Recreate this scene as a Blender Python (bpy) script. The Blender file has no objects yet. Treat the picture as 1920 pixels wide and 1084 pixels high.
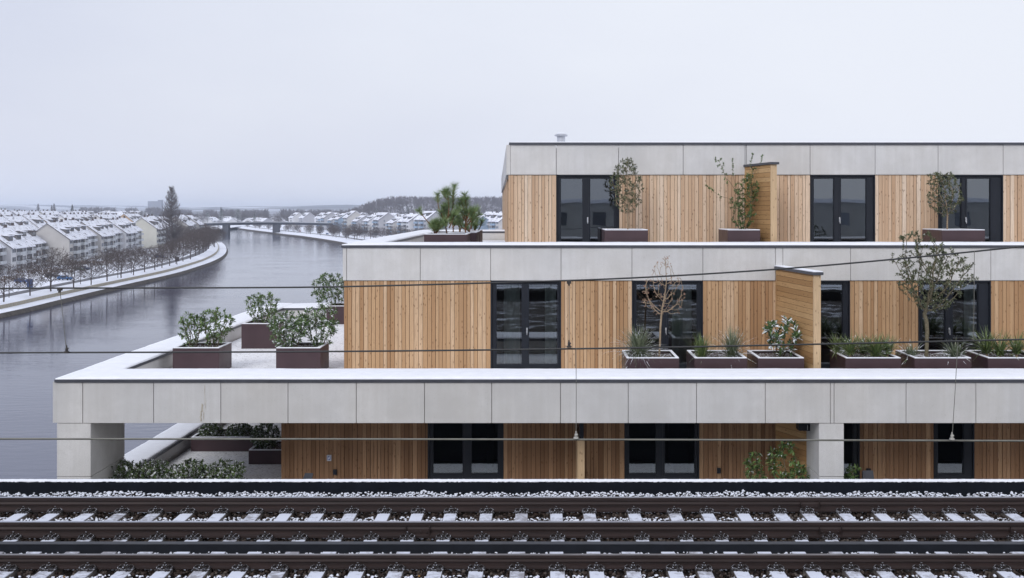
import bpy, math, random
import numpy as np
from mathutils import Vector

# ------------------------------------------------------------------ camera, light, exposure
S = bpy.context.scene
EZ = 24.0                                   # eye height above the river
cam = bpy.data.objects.new('camera', bpy.data.cameras.new('camera'))
S.collection.objects.link(cam)
cam.location = (0, 0, EZ)
cam.rotation_euler = (math.radians(90), 0, 0)
cam.data.sensor_width = 36.0
cam.data.lens = 1990 / 1920 * 36
cam.data.shift_x = -50 / 1920
cam.data.shift_y = -149 / 1920
cam.data.clip_start = 0.1
cam.data.clip_end = 30000
S.camera = cam

SUN_EL, SUN_AZ = 36.0, -25.0                # height, and direction seen from above (0 = behind the camera)
W = bpy.data.worlds.new("World"); S.world = W; W.use_nodes = True
nt = W.node_tree; nt.nodes.clear()
def wn(t, **k):
    n = nt.nodes.new(t)
    for a, b in k.items(): setattr(n, a, b)
    return n
wo = wn('ShaderNodeOutputWorld'); bg = wn('ShaderNodeBackground')
sky = wn('ShaderNodeTexSky'); sky.sky_type = 'NISHITA'; sky.sun_disc = False
sky.sun_elevation = math.radians(SUN_EL); sky.sun_rotation = math.radians(180 + SUN_AZ)
sky.dust_density = 4.0; sky.air_density = 1.5
tc = wn('ShaderNodeTexCoord')
mp = wn('ShaderNodeMapping'); mp.inputs['Scale'].default_value = (0.9, 0.9, 2.6)
nz = wn('ShaderNodeTexNoise'); nz.inputs['Scale'].default_value = 1.5; nz.inputs['Detail'].default_value = 5; nz.inputs['Roughness'].default_value = .5
sep = wn('ShaderNodeSeparateXYZ')
nt.links.new(tc.outputs['Generated'], mp.inputs['Vector']); nt.links.new(mp.outputs[0], nz.inputs['Vector'])
nt.links.new(tc.outputs['Generated'], sep.inputs[0])
# the overcast cloud layer: thinner and lighter to the right, greyer to the left
m1 = wn('ShaderNodeMath', operation='MULTIPLY_ADD'); m1.inputs[1].default_value = .8; m1.inputs[2].default_value = .50
nt.links.new(sep.outputs['X'], m1.inputs[0])
m2 = wn('ShaderNodeMath', operation='MULTIPLY_ADD'); m2.inputs[1].default_value = 1.5; m2.inputs[2].default_value = -.66
nt.links.new(nz.outputs['Fac'], m2.inputs[0])
m3 = wn('ShaderNodeMath', operation='ADD'); nt.links.new(m1.outputs[0], m3.inputs[0]); nt.links.new(m2.outputs[0], m3.inputs[1])
cr = wn('ShaderNodeValToRGB')
cr.color_ramp.elements[0].position = 0.0; cr.color_ramp.elements[0].color = (6.1, 6.45, 7.8, 1)
cr.color_ramp.elements[1].position = 1.0; cr.color_ramp.elements[1].color = (8.0, 8.3, 9.1, 1)
nt.links.new(m3.outputs[0], cr.inputs[0])
mx = wn('ShaderNodeMix', data_type='RGBA'); mx.inputs['Factor'].default_value = .93
nt.links.new(sky.outputs[0], mx.inputs['A']); nt.links.new(cr.outputs[0], mx.inputs['B'])
nt.links.new(mx.outputs['Result'], bg.inputs['Color']); bg.inputs['Strength'].default_value = 0.105
nt.links.new(bg.outputs[0], wo.inputs[0])

sun = bpy.data.objects.new('sun', bpy.data.lights.new('sun', 'SUN')); S.collection.objects.link(sun)
sun.data.energy = 1.5; sun.data.angle = math.radians(25); sun.data.color = (1, .985, .97)
_az = math.radians(SUN_AZ); _el = math.radians(SUN_EL)
_d = Vector((math.sin(_az) * math.cos(_el), -math.cos(_az) * math.cos(_el), math.sin(_el)))
sun.rotation_euler = _d.to_track_quat('Z', 'Y').to_euler()
S.view_settings.view_transform = 'Standard'; S.view_settings.look = 'None'
S.view_settings.exposure = 0.06; S.view_settings.gamma = 1
S.render.engine = 'CYCLES'
try:
    S.cycles.use_denoising = True; S.cycles.max_bounces = 6; S.cycles.transparent_max_bounces = 12
    S.cycles.volume_bounces = 3; S.cycles.caustics_reflective = False; S.cycles.caustics_refractive = False
except Exception: pass

F = 1990.0
def PX(px, D): return (px - 1010) / F * D            # metres across for a column of the photograph at depth D
def PZ(py, D): return EZ - (py - 393) / F * D        # height for a row of the photograph at depth D
def GD(py, z): return F * (EZ - z) / (py - 393)      # depth at which level z shows on that row
rnd = random.Random(7)
COL = S.collection

# ------------------------------------------------------------------ mesh builder
class MB:
    def __init__(s): s.v = []; s.f = []; s.t = []
    def add(s, vs, fs, t=0.5):
        n = len(s.v); s.v.extend(vs)
        for f in fs: s.f.append(tuple(i + n for i in f)); s.t.append(t)
    def quad(s, a, b, c, d, t=.5): s.add([a, b, c, d], [(0, 1, 2, 3)], t)
    def box(s, x0, x1, y0, y1, z0, z1, t=.5):
        s.add([(x0,y0,z0),(x1,y0,z0),(x1,y1,z0),(x0,y1,z0),(x0,y0,z1),(x1,y0,z1),(x1,y1,z1),(x0,y1,z1)],
              [(0,3,2,1),(4,5,6,7),(0,1,5,4),(1,2,6,5),(2,3,7,6),(3,0,4,7)], t)
    def obox(s, O, U, u0, u1, n0, n1, z0, z1, t=.5):
        # box along horizontal direction U from O; n = depth behind the face
        N = (-U[1], U[0])
        def P(u, n, z): return (O[0] + U[0]*u + N[0]*n, O[1] + U[1]*u + N[1]*n, z)
        s.add([P(u0,n0,z0),P(u1,n0,z0),P(u1,n1,z0),P(u0,n1,z0),P(u0,n0,z1),P(u1,n0,z1),P(u1,n1,z1),P(u0,n1,z1)],
              [(0,3,2,1),(4,5,6,7),(0,1,5,4),(1,2,6,5),(2,3,7,6),(3,0,4,7)], t)
    def prism(s, pts, z0, z1, t=.5):
        n = len(pts)
        s.add([(p[0],p[1],z0) for p in pts] + [(p[0],p[1],z1) for p in pts],
              [tuple(range(n))[::-1], tuple(range(n, 2*n))] + [(i,(i+1)%n,(i+1)%n+n,i+n) for i in range(n)], t)
    def sweepx(s, prof, x0, x1, t=.5):
        n = len(prof)
        s.add([(x0,p[0],p[1]) for p in prof] + [(x1,p[0],p[1]) for p in prof],
              [tuple(range(n))[::-1], tuple(range(n,2*n))] + [(i,i+n,(i+1)%n+n,(i+1)%n) for i in range(n)], t)
    def cyl(s, c, r, z0, z1, n=12, r1=None, t=.5):
        r1 = r if r1 is None else r1
        A = [2*math.pi*i/n for i in range(n)]
        s.add([(c[0]+r*math.cos(a), c[1]+r*math.sin(a), z0) for a in A] + [(c[0]+r1*math.cos(a), c[1]+r1*math.sin(a), z1) for a in A],
              [tuple(range(n))[::-1], tuple(range(n,2*n))] + [(i,(i+1)%n,(i+1)%n+n,i+n) for i in range(n)], t)
    def tube(s, pts, rad, n=5, t=.5):
        m = len(pts); base = len(s.v)
        for i, p in enumerate(pts):
            p = Vector(p); a = Vector(pts[max(i-1,0)]); b = Vector(pts[min(i+1,m-1)])
            d = (b-a); d = d.normalized() if d.length > 1e-9 else Vector((0,0,1))
            u = d.cross(Vector((0,0,1))) if abs(d.z) < .9 else d.cross(Vector((0,1,0)))
            u.normalize(); w = d.cross(u)
            r = rad[i] if hasattr(rad, '__len__') else rad
            for k in range(n):
                an = 2*math.pi*k/n
                s.v.append(tuple(p + u*(r*math.cos(an)) + w*(r*math.sin(an))))
        for i in range(m-1):
            for k in range(n):
                s.f.append((base+i*n+k, base+i*n+(k+1)%n, base+(i+1)*n+(k+1)%n, base+(i+1)*n+k)); s.t.append(t)
        s.f.append(tuple(base+k for k in range(n))[::-1]); s.t.append(t)
        s.f.append(tuple(base+(m-1)*n+k for k in range(n))); s.t.append(t)
    def build(s, name, mat, parent=None, smooth=False, bevel=0, origin=None):
        me = bpy.data.meshes.new(name)
        vs = s.v
        if origin: vs = [(v[0]-origin[0], v[1]-origin[1], v[2]-origin[2]) for v in vs]
        me.from_pydata(vs, [], s.f)
        at = me.attributes.new('tone', 'FLOAT', 'FACE'); at.data.foreach_set('value', np.array(s.t, dtype=np.float32))
        me.materials.append(mat)
        if smooth: me.polygons.foreach_set('use_smooth', np.ones(len(me.polygons), dtype=bool))
        me.update()
        o = bpy.data.objects.new(name, me); COL.objects.link(o)
        if origin: o.location = origin
        if parent: o.parent = parent
        if bevel:
            b = o.modifiers.new('bevel', 'BEVEL'); b.width = bevel; b.segments = 2; b.limit_method = 'ANGLE'
        return o

def npmesh(name, V, Fc, tone, mat, smooth=False, parent=None):
    # V (n,3), Fc (m,k) all faces with k corners, tone (m,)
    me = bpy.data.meshes.new(name); k = Fc.shape[1]
    me.vertices.add(len(V)); me.vertices.foreach_set('co', V.astype(np.float32).ravel())
    me.loops.add(Fc.size); me.loops.foreach_set('vertex_index', Fc.astype(np.int32).ravel())
    me.polygons.add(len(Fc)); me.polygons.foreach_set('loop_start', np.arange(0, Fc.size, k, dtype=np.int32))
    try: me.polygons.foreach_set('loop_total', np.full(len(Fc), k, dtype=np.int32))
    except Exception: pass
    me.update(calc_edges=True)
    at = me.attributes.new('tone', 'FLOAT', 'FACE'); at.data.foreach_set('value', tone.astype(np.float32))
    me.materials.append(mat)
    if smooth: me.polygons.foreach_set('use_smooth', np.ones(len(Fc), dtype=bool))
    me.validate()
    o = bpy.data.objects.new(name, me); COL.objects.link(o)
    if parent: o.parent = parent
    return o

def tag(o, label=None, cat=None, group=None, kind=None):
    if label: o['label'] = label
    if cat: o['category'] = cat
    if group: o['group'] = group
    if kind: o['kind'] = kind
    return o
def thing(name, loc=(0,0,0), label=None, cat=None, group=None, rz=0):
    o = bpy.data.objects.new(name, None); COL.objects.link(o)
    o.location = loc; o.rotation_euler = (0,0,rz); o.empty_display_size = .2
    return tag(o, label, cat, group)
def copy_tree(o, parent=None):
    c = o.copy(); COL.objects.link(c)
    if parent is not None: c.parent = parent
    for ch in list(o.children): copy_tree(ch, c)
    return c
def struct(o): o['kind'] = 'structure'; return o

# ------------------------------------------------------------------ materials
class M:
    def __init__(s, name):
        s.m = bpy.data.materials.new(name); s.m.use_nodes = True; s.t = s.m.node_tree; s.t.nodes.clear()
        s.out = s.n('ShaderNodeOutputMaterial'); s.b = s.n('ShaderNodeBsdfPrincipled'); s.l(s.b.outputs[0], s.out.inputs[0])
    def n(s, t, **k):
        x = s.t.nodes.new(t)
        for a, b in k.items(): setattr(x, a, b)
        return x
    def l(s, a, b): s.t.links.new(a, b)
    def coord(s, kind='Object', scale=(1,1,1)):
        c = s.n('ShaderNodeTexCoord'); m = s.n('ShaderNodeMapping'); m.inputs['Scale'].default_value = scale
        s.l(c.outputs[kind], m.inputs[0]); return m.outputs[0]
    def noise(s, vec, sc, det=3, ro=.5, dist=0):
        x = s.n('ShaderNodeTexNoise'); x.inputs['Scale'].default_value = sc; x.inputs['Detail'].default_value = det
        x.inputs['Roughness'].default_value = ro; x.inputs['Distortion'].default_value = dist
        s.l(vec, x.inputs['Vector']); return x.outputs['Fac']
    def voro(s, vec, sc):
        x = s.n('ShaderNodeTexVoronoi'); x.inputs['Scale'].default_value = sc; s.l(vec, x.inputs['Vector']); return x
    def ramp(s, fac, stops, interp='LINEAR'):
        x = s.n('ShaderNodeValToRGB'); e = x.color_ramp.elements; x.color_ramp.interpolation = interp
        while len(e) < len(stops): e.new(.5)
        for i, (p, c) in enumerate(stops): e[i].position = p; e[i].color = (*c, 1) if len(c) == 3 else c
        s.l(fac, x.inputs[0]); return x.outputs[0]
    def val(s, fac, a, b, lo=0, hi=1):
        x = s.n('ShaderNodeMapRange'); x.inputs[1].default_value = a; x.inputs[2].default_value = b
        x.inputs[3].default_value = lo; x.inputs[4].default_value = hi; s.l(fac, x.inputs[0]); return x.outputs[0]
    def math(s, op, a, b=None):
        x = s.n('ShaderNodeMath', operation=op)
        for i, q in enumerate((a, b)):
            if q is None: continue
            if isinstance(q, (int, float)): x.inputs[i].default_value = q
            else: s.l(q, x.inputs[i])
        return x.outputs[0]
    def mix(s, fac, a, b, blend='MIX'):
        x = s.n('ShaderNodeMix', data_type='RGBA', blend_type=blend)
        for k, q in (('Factor', fac), ('A', a), ('B', b)):
            if isinstance(q, (int, float)): x.inputs[k].default_value = q
            elif isinstance(q, tuple): x.inputs[k].default_value = (*q, 1)
            else: s.l(q, x.inputs[k])
        return x.outputs['Result']
    def attr(s): 
        x = s.n('ShaderNodeAttribute'); x.attribute_name = 'tone'; return x.outputs['Fac']
    def orand(s):
        x = s.n('ShaderNodeObjectInfo'); return x.outputs['Random']
    def nz(s):
        g = s.n('ShaderNodeNewGeometry'); p = s.n('ShaderNodeSeparateXYZ'); s.l(g.outputs['Normal'], p.inputs[0]); return p.outputs['Z']
    def bump(s, h, st=.3, dist=.01):
        x = s.n('ShaderNodeBump'); x.inputs['Strength'].default_value = st; x.inputs['Distance'].default_value = dist
        s.l(h, x.inputs['Height']); s.l(x.outputs[0], s.b.inputs['Normal'])
    def set(s, col=None, rough=.6, metal=0, spec=.5):
        if col is not None:
            if isinstance(col, tuple): s.b.inputs['Base Color'].default_value = (*col, 1)
            else: s.l(col, s.b.inputs['Base Color'])
        if isinstance(rough, (int, float)): s.b.inputs['Roughness'].default_value = rough
        else: s.l(rough, s.b.inputs['Roughness'])
        s.b.inputs['Metallic'].default_value = metal
        s.b.inputs['Specular IOR Level'].default_value = spec
        return s.m

SNOWC = (.82, .84, .90)
def mat_concrete(name='concrete', base=(.685,.67,.655), pits=True):
    k = M(name); v = k.coord()
    big = k.noise(v, .9, 4, .55)
    streak = k.noise(k.coord(scale=(9, 9, .35)), 1.0, 4, .6)
    fine = k.noise(v, 60, 2, .6)
    c = k.mix(k.val(big, .3, .7), tuple(x*.80 for x in base), tuple(x*1.04 for x in base))
    c = k.mix(k.val(streak, .47, .66, 0, .34), c, tuple(x*y for x, y in zip(base, (.80,.79,.76))))
    c = k.mix(k.val(streak, .46, .30, 0, .22), c, tuple(min(1, x*1.16) for x in base))
    med = k.noise(v, 3.2, 5, .65); c = k.mix(k.val(med, .42, .68, 0, .42), c, tuple(x*y for x, y in zip(base, (.78,.77,.75))))
    cool = k.noise(k.coord(scale=(1,1,.4)), .35, 2); c = k.mix(k.val(cool, .40, .60, 0, .5), c, (.93,.97,1.04), 'MULTIPLY')
    c = k.mix(.24, c, k.ramp(fine, [(.3,(.34,.34,.34)), (.7,(.62,.62,.62))]))
    c = k.mix(k.math('MULTIPLY', k.val(k.attr(), 0, 1, -.0, .26), 1.0), c, tuple(x*.72 for x in base))
    if pits:
        vv = k.voro(v, 16); pn = k.noise(v, 2.2, 2)
        m = k.math('MULTIPLY', k.math('LESS_THAN', vv.outputs['Distance'], .075), k.math('GREATER_THAN', pn, .50))
        c = k.mix(k.math('MULTIPLY', m, .75), c, (.12,.115,.11))
        vv2 = k.voro(v, 40)
        m2 = k.math('MULTIPLY', k.math('LESS_THAN', vv2.outputs['Distance'], .13), k.math('GREATER_THAN', k.noise(v, 5, 2), .56))
        c = k.mix(k.math('MULTIPLY', m2, .4), c, (.2,.195,.19))
    k.bump(k.math('ADD', fine, k.math('MULTIPLY', big, 2.0)), .25, .004)
    return k.set(c, .85, spec=.25)
def mat_wood(name, lo, mid, hi, horiz=False):
    k = M(name); t = k.attr()
    sc = (1.2, 1.2, 22) if horiz else (22, 22, 1.2)
    v = k.coord(scale=sc)
    sh = k.n('ShaderNodeVectorMath', operation='ADD'); cb = k.n('ShaderNodeCombineXYZ')
    k.l(k.math('MULTIPLY', t, 37.0), cb.inputs[2 if not horiz else 0]); k.l(v, sh.inputs[0]); k.l(cb.outputs[0], sh.inputs[1])
    g = k.noise(sh.outputs[0], 1.6, 4, .6, 1.2)
    c = k.ramp(t, [(0, lo), (.35, tuple((a+b)/2 for a, b in zip(lo, mid))), (.65, mid), (1, hi)])
    c = k.mix(k.val(g, .35, .72, 0, .55), c, tuple(x*.55 for x in mid))
    pat = k.noise(k.coord(scale=(2,2,.5)), 1.2, 3)
    c = k.mix(k.val(pat, .4, .75, 0, .35), c, tuple(x*.78 for x in mid))
    kv = k.coord(scale=(5, 5, 13) if horiz else (13, 13, 5))
    sh2 = k.n('ShaderNodeVectorMath', operation='ADD'); k.l(kv, sh2.inputs[0]); k.l(cb.outputs[0], sh2.inputs[1])
    vo = k.voro(sh2.outputs[0], 1.0); vo.inputs['Randomness'].default_value = 1
    ring = k.val(vo.outputs['Distance'], .11, .21, 1, 0)
    c = k.mix(k.math('MULTIPLY', ring, .6), c, (.12,.055,.025))
    k.bump(g, .3, .003)
    return k.set(c, .75, spec=.2)
def mat_plain(name, col, rough=.5, metal=0, spec=.5, var=.25, sc=3, bump=0):
    k = M(name); v = k.coord(); n = k.noise(v, sc, 4, .6)
    c = k.mix(k.val(n, .3, .7), tuple(x*(1-var) for x in col), tuple(min(1, x*(1+var)) for x in col))
    if bump: k.bump(n, bump, .01)
    return k.set(c, k.val(n, .3, .7, max(0, rough-.08), min(1, rough+.08)), metal, spec)
def mat_snow(name='snow', col=SNOWC, dirt=.0, sc=4, bump=.25):
    k = M(name); v = k.coord(); n = k.noise(v, sc, 5, .6); n2 = k.noise(v, 55, 3, .7)
    c = k.mix(k.val(n, .3, .7), tuple(x*.95 for x in col), tuple(min(.93, x*1.04) for x in col))
    if dirt:
        d = k.noise(v, 14, 5, .75)
        c = k.mix(k.val(d, .60-dirt, .74-dirt, 0, .75), c, (.20,.185,.17))
    k.bump(k.math('ADD', n, k.math('MULTIPLY', n2, .3)), bump, .02)
    k.b.inputs['Subsurface Weight'].default_value = 0.0
    return k.set(c, .9, spec=.15)
MT = {}
MT['concrete'] = mat_concrete()
MT['concrete_dull'] = mat_concrete('weathered concrete', (.50,.485,.45))
MT['wood'] = mat_wood('larch', (.34,.185,.09), (.54,.345,.195), (.67,.49,.335))
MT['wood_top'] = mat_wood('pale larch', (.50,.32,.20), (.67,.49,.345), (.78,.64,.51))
MT['wood_shaded'] = mat_wood('shade-darkened larch', (.19,.10,.052), (.31,.178,.10), (.44,.28,.165))  # same larch darkened: part of the beam's shade is put into its colour
MT['wood_h'] = mat_wood('honey larch', (.36,.20,.085), (.50,.30,.135), (.62,.41,.21), True)
MT['wood_post'] = mat_wood('post larch', (.55,.38,.22), (.62,.45,.28), (.66,.50,.34))
MT['frame'] = mat_plain('anthracite frame', (.011,.014,.022), .42, 0, .35, .1)
MT['coping'] = mat_plain('coping metal', (.068,.072,.088), .45, .2, .5, .12)
MT['planter'] = mat_plain('aubergine metal', (.056,.031,.037), .45, .1, .5, .12, 1.5)
MT['snow'] = mat_snow()
MT['snow_gravel'] = mat_snow('snowy gravel', (.86,.87,.92), .075, 3, .6)
MT['snow_low'] = mat_snow('snow over pebbles', (.90,.91,.94), .085, 3, .6)
MT['soil'] = mat_plain('soil', (.05,.035,.025), .95, 0, .1, .5, 30, 1)
MT['dark'] = mat_plain('dark membrane', (.012,.010,.009), .9, 0, .1, .2)
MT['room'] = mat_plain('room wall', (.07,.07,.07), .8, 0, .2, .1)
MT['chrome'] = mat_plain('steel handle', (.65,.66,.68), .3, .9, .5, .05)
MT['zinc'] = mat_plain('zinc', (.55,.57,.62), .45, .5, .5, .2)
def mat_glass():
    k = M('window glass'); k.t.nodes.remove(k.b)
    tr = k.n('ShaderNodeBsdfTransparent'); tr.inputs[0].default_value = (.62,.66,.68,1)
    gl = k.n('ShaderNodeBsdfGlossy'); gl.inputs['Roughness'].default_value = .012; gl.inputs[0].default_value = (.84,.92,1,1)
    fr = k.n('ShaderNodeFresnel'); fr.inputs['IOR'].default_value = 2.6
    v = k.coord(); n = k.noise(v, .9, 2); b = k.n('ShaderNodeBump'); b.inputs['Strength'].default_value = .06; b.inputs['Distance'].default_value = .02
    k.l(n, b.inputs['Height']); k.l(b.outputs[0], gl.inputs['Normal']); 
    mx = k.n('ShaderNodeMixShader'); k.l(fr.outputs[0], mx.inputs[0]); k.l(tr.outputs[0], mx.inputs[1]); k.l(gl.outputs[0], mx.inputs[2])
    k.l(mx.outputs[0], k.out.inputs[0]); return k.m
MT['glass'] = mat_glass()
def mat_far_window():
    k = M('far window glass'); return k.set(k.mix(k.orand(), (.045,.05,.062), (.20,.22,.26)), .12, 0, .8)
MT['pane'] = mat_far_window()

def ordinal(i):
    w = 'first second third fourth fifth sixth seventh eighth ninth tenth eleventh twelfth thirteenth fourteenth fifteenth sixteenth seventeenth eighteenth nineteenth'.split()
    if i < 19: return w[i]
    t = {2:'twenty', 3:'thirty', 4:'forty', 5:'fifty'}; n = i+1; te, un = divmod(n, 10)
    if un == 0: return t[te][:-1]+'ieth'
    return t[te]+'-'+w[un-1]
# ------------------------------------------------------------------ the terraced apartment building
R1 = random.Random(11)
XR = 24.0
Z1s, Z1f = EZ-4.87, EZ-7.29          # lowest storey: soffit and floor
Z2s, Z2f = EZ-1.91, EZ-4.33
Z3s, Z3f = EZ+1.05, EZ-1.37
D1, D2, D3 = 26.6, 28.6, 32.0        # wall planes
DP = 24.2                            # front of the big concrete beam
BLD = thing('apartment_building', (0, 28, 0), 'modern stepped apartment building in pale concrete and vertical larch boards beside the railway', 'building')
def bp(mb, name, mat, parent=None, **k):
    p = parent or BLD
    o = mb.build(name, mat, None, **k)
    o.parent = p
    if p is BLD: o.matrix_parent_inverse = BLD.matrix_basis.inverted()
    return o
BLD_inv = None
bpy.context.view_layer.update()

def panel_band(O, U, joints, z0, z1, gap=.014, th=.12):
    mb = MB()
    for a, b in zip(joints[:-1], joints[1:]):
        mb.obox(O, U, a+gap/2, b-gap/2, 0, th, z0, z1, R1.random())
    return mb
def cladding(O, U, L, z0, z1, wmin=.085, wmax=.125, tone=(0,1)):
    mb = MB(); u = 0
    while u < L-.02:
        w = min(R1.uniform(wmin, wmax), L-u)
        if L-u-w < .05: w = L-u
        pr = R1.choice((0, 0, .008, .016))
        mb.obox(O, U, u+.005, u+w-.005, pr, pr+.022, z0, z1, R1.uniform(*tone))
        u += w
    return mb
def boards_h(O, U, L, z0, z1, h=.135):
    mb = MB(); z = z0
    while z < z1-.02:
        q = min(h, z1-z)
        mb.obox(O, U, 0, L, 0, .025, z+.004, z+q-.004, R1.random()); z += q
    return mb

# structure: slabs, backing walls, dark membrane behind the boards
def slab(x0, x1, y0, y1, z0, z1, name='floor_slab', mat='concrete_dull'):
    mb = MB(); mb.box(x0, x1, y0, y1, z0, z1); return bp(mb, name, MT[mat])
XL1, XL2, XL3 = -6.46, -5.25, -0.85
slab(-10.6, XR, 24.9, 45.5, Z1f-.45, Z1f)                       # lowest terrace
slab(-9.98, XR, 25.65, 41.65, Z1s, Z2f)                          # floor of middle storey
slab(-4.35, XR, 29.98, 46.75, Z2s+.05, Z3f)                      # floor of top storey
mb = MB(); mb.prism([(XL3+.1, 32.2), (XR, 32.2), (XR, 64), (-1.95, 64)], Z3s+.02, EZ+1.86); bp(mb, 'roof_deck', MT['snow_gravel'])
mb = MB(); mb.box(-11.4, XR, 26.4, 45.8, -1.0, Z1f-.47); bp(mb, 'basement_wall', MT['concrete_dull'])
# terrace surfaces with thin snow over gravel
for nm, a in (('terrace_surface', (-10.62, XL1-.02, 24.95, 45.4, Z1f+.004)), ('terrace_surface', (-10.0, XL2-.03, 25.7, 41.6, Z2f+.004)),
              ('terrace_surface', (XL2-.03, XR, 25.7, D2-.02, Z2f+.004)), ('terrace_surface', (-4.4, XL3-.1, 30.0, 46.7, Z3f+.004)),
              ('terrace_surface', (XL3-.1, XR, 30.0, D3-.02, Z3f+.004)), ('terrace_surface', (XL1-.02, XR, 24.95, D1-.02, Z1f+.004))):
    n = 1; mb = MB(); x0, x1, y0, y1, z = a
    mb.box(x0, x1, y0, y1, z-.003, z+.014); bp(mb, nm, MT['snow_low' if z < Z1f+1 else 'snow_gravel'])

# interior rooms behind the windows
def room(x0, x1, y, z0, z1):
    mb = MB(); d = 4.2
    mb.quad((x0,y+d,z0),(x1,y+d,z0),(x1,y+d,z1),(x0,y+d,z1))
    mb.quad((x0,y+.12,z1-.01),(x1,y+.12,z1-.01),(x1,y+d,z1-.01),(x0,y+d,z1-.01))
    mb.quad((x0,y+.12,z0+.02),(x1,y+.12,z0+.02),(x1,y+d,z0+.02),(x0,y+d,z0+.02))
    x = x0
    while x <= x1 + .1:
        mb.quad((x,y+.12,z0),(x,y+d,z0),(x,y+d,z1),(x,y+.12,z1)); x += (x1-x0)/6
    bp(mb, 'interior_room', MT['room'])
room(XL1+.1, XR, D1, Z1f, Z1s); room(XL2+.1, XR, D2, Z2f, Z2s); room(XL3+.1, XR, D3, Z3f, Z3s)

def window(D, x0, x1, z0, z1, panes, handle=None, side_right=0, curtain=None, bottom=.20, top=.12):
    """door-high window: frame with reveals, glass leaves, handle"""
    y = D+.07; mb = MB(); zt = z1-top; zb = z0+bottom
    # reveal
    mb.box(x0, x0+.035, D-.01, y+.1, z0, z1-.03); mb.box(x1-.035, x1, D-.01, y+.1, z0, z1-.03); mb.box(x0+.035, x1-.035, D-.01, y+.1, z1-.05, z1-.005)
    xs = [x0+.035] + [q for p in panes for q in p] + [x1-.035]
    for i in range(0, len(xs), 2):                       # stiles
        mb.box(xs[i], xs[i+1], y-.02, y+.08, z0, z1-.055)
    for a, b in panes:
        mb.box(a, b, y-.02, y+.08, z0, zb); mb.box(a, b, y-.02, y+.08, zt, z1-.055)
    fr = bp(mb, 'window_frame', MT['frame'], bevel=.006)
    mb = MB()                                            # leaf profile, a step round each glass
    for a, b in panes:
        for q in ((a-.055, a-.02), (b+.02, b+.055)): mb.box(q[0], q[1], y-.034, y-.021, zb-.055, zt+.04)
        mb.box(a-.019, b+.019, y-.034, y-.021, zb-.055, zb-.02); mb.box(a-.019, b+.019, y-.034, y-.021, zt+.01, zt+.04)
    mb.build('leaf_profile', MT['frame'], fr)
    for a, b in panes:
        mb = MB(); mb.quad((a-.001,y+.03,zb-.001),(b+.001,y+.03,zb-.001),(b+.001,y+.03,zt+.001),(a-.001,y+.03,zt+.001))
        mb.build('glass_pane', MT['glass'], fr)
    if handle:
        mb = MB(); hx = handle; hz = z0+1.08
        mb.box(hx-.012, hx+.012, y-.075, y-.035, hz-.02, hz+.02); mb.box(hx-.010, hx+.010, y-.088, y-.076, hz-.13, hz+.02); mb.box(hx-.018, hx+.018, y-.0355, y-.03, hz-.09, hz+.06)
        mb.build('handle', MT['chrome'], fr, bevel=.004)
    if curtain:
        for a, b in curtain:
            mb = MB(); n = int((b-a)/.03); P = []
            for i in range(n+1):
                x = a+(b-a)*i/n; yy = y+.22+.035*math.sin(x*38)+.02*math.sin(x*17+1)
                P.append((x, yy))
            for p, q in zip(P[:-1], P[1:]): mb.quad((p[0],p[1],z0+.03),(q[0],q[1],z0+.03),(q[0],q[1],z1-.05),(p[0],p[1],z1-.05))
            mb.build('curtain', MT['curtain'], fr, smooth=True)
    return fr
def mat_curtain():
    k = M('sage curtain'); c = k.set((.72,.80,.75), .9, 0, .1)
    return c
MT['curtain'] = mat_curtain()

def storey(D, xl, zf, zs, wins, wood, beam_bottom=None):
    """cladding between the windows; wins in photo columns"""
    edges = [xl] + [q for w in wins for q in (PX(w[0], D), PX(w[1], D))] + [XR]
    for i in range(0, len(edges), 2):
        a, b = edges[i], edges[i+1]
        if b-a < .05: continue
        mb = MB(); mb.box(a, b, D+.045, D+.14, zf, zs-.012); bp(mb, 'wall_backing', MT['dark'])
        # split long stretches like the photograph does, one mesh per wall bay
        bp(cladding((a, D), (1, 0), b-a, zf, zs-.012), 'timber_cladding', wood)
    for w in wins:
        panes = [(PX(a, D), PX(b, D)) for a, b in w[2]]
        window(D, PX(w[0], D), PX(w[1], D), zf, zs, panes, PX(w[3], D) if w[3] else None,
               curtain=[(PX(a, D), PX(b, D)) for a, b in w[4]] if len(w) > 4 else None, bottom=w[5] if len(w) > 5 else .16)

# storey 1 (in the shade of the beam), 2, 3
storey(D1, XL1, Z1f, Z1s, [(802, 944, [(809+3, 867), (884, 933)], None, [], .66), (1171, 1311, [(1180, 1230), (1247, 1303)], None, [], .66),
                           (1482, 1612, [(1492, 1540), (1556, 1600)], None, [], .66), (1751, 1827, [(1760, 1808)], None, [], .66)], MT['wood_shaded'])
storey(D2, XL2, Z2f, Z2s, [(920, 1052, [(931, 978), (992, 1045)], 988, [(944, 975), (1022, 1043)]), (1185, 1318, [(1194, 1239), (1254, 1307)], 1249, [(1262, 1300)]),
                           (1463, 1594, [(1475, 1518), (1534, 1581)], None, []), (1722, 1858, [(1731, 1773), (1788, 1835)], 1781, [(1815, 1836)])], MT['wood'])
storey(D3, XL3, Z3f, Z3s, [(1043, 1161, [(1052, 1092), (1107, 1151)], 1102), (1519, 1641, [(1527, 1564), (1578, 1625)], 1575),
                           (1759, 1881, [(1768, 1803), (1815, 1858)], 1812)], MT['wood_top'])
# dark reveal strips right of the glass (deep jamb)
# side wall of the top storey: slats seen edge-on
U3 = Vector((-1.35, 34, 0)).normalized()
u = 0; O = (XL3, D3); Ux = (U3.x, U3.y)
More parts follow.
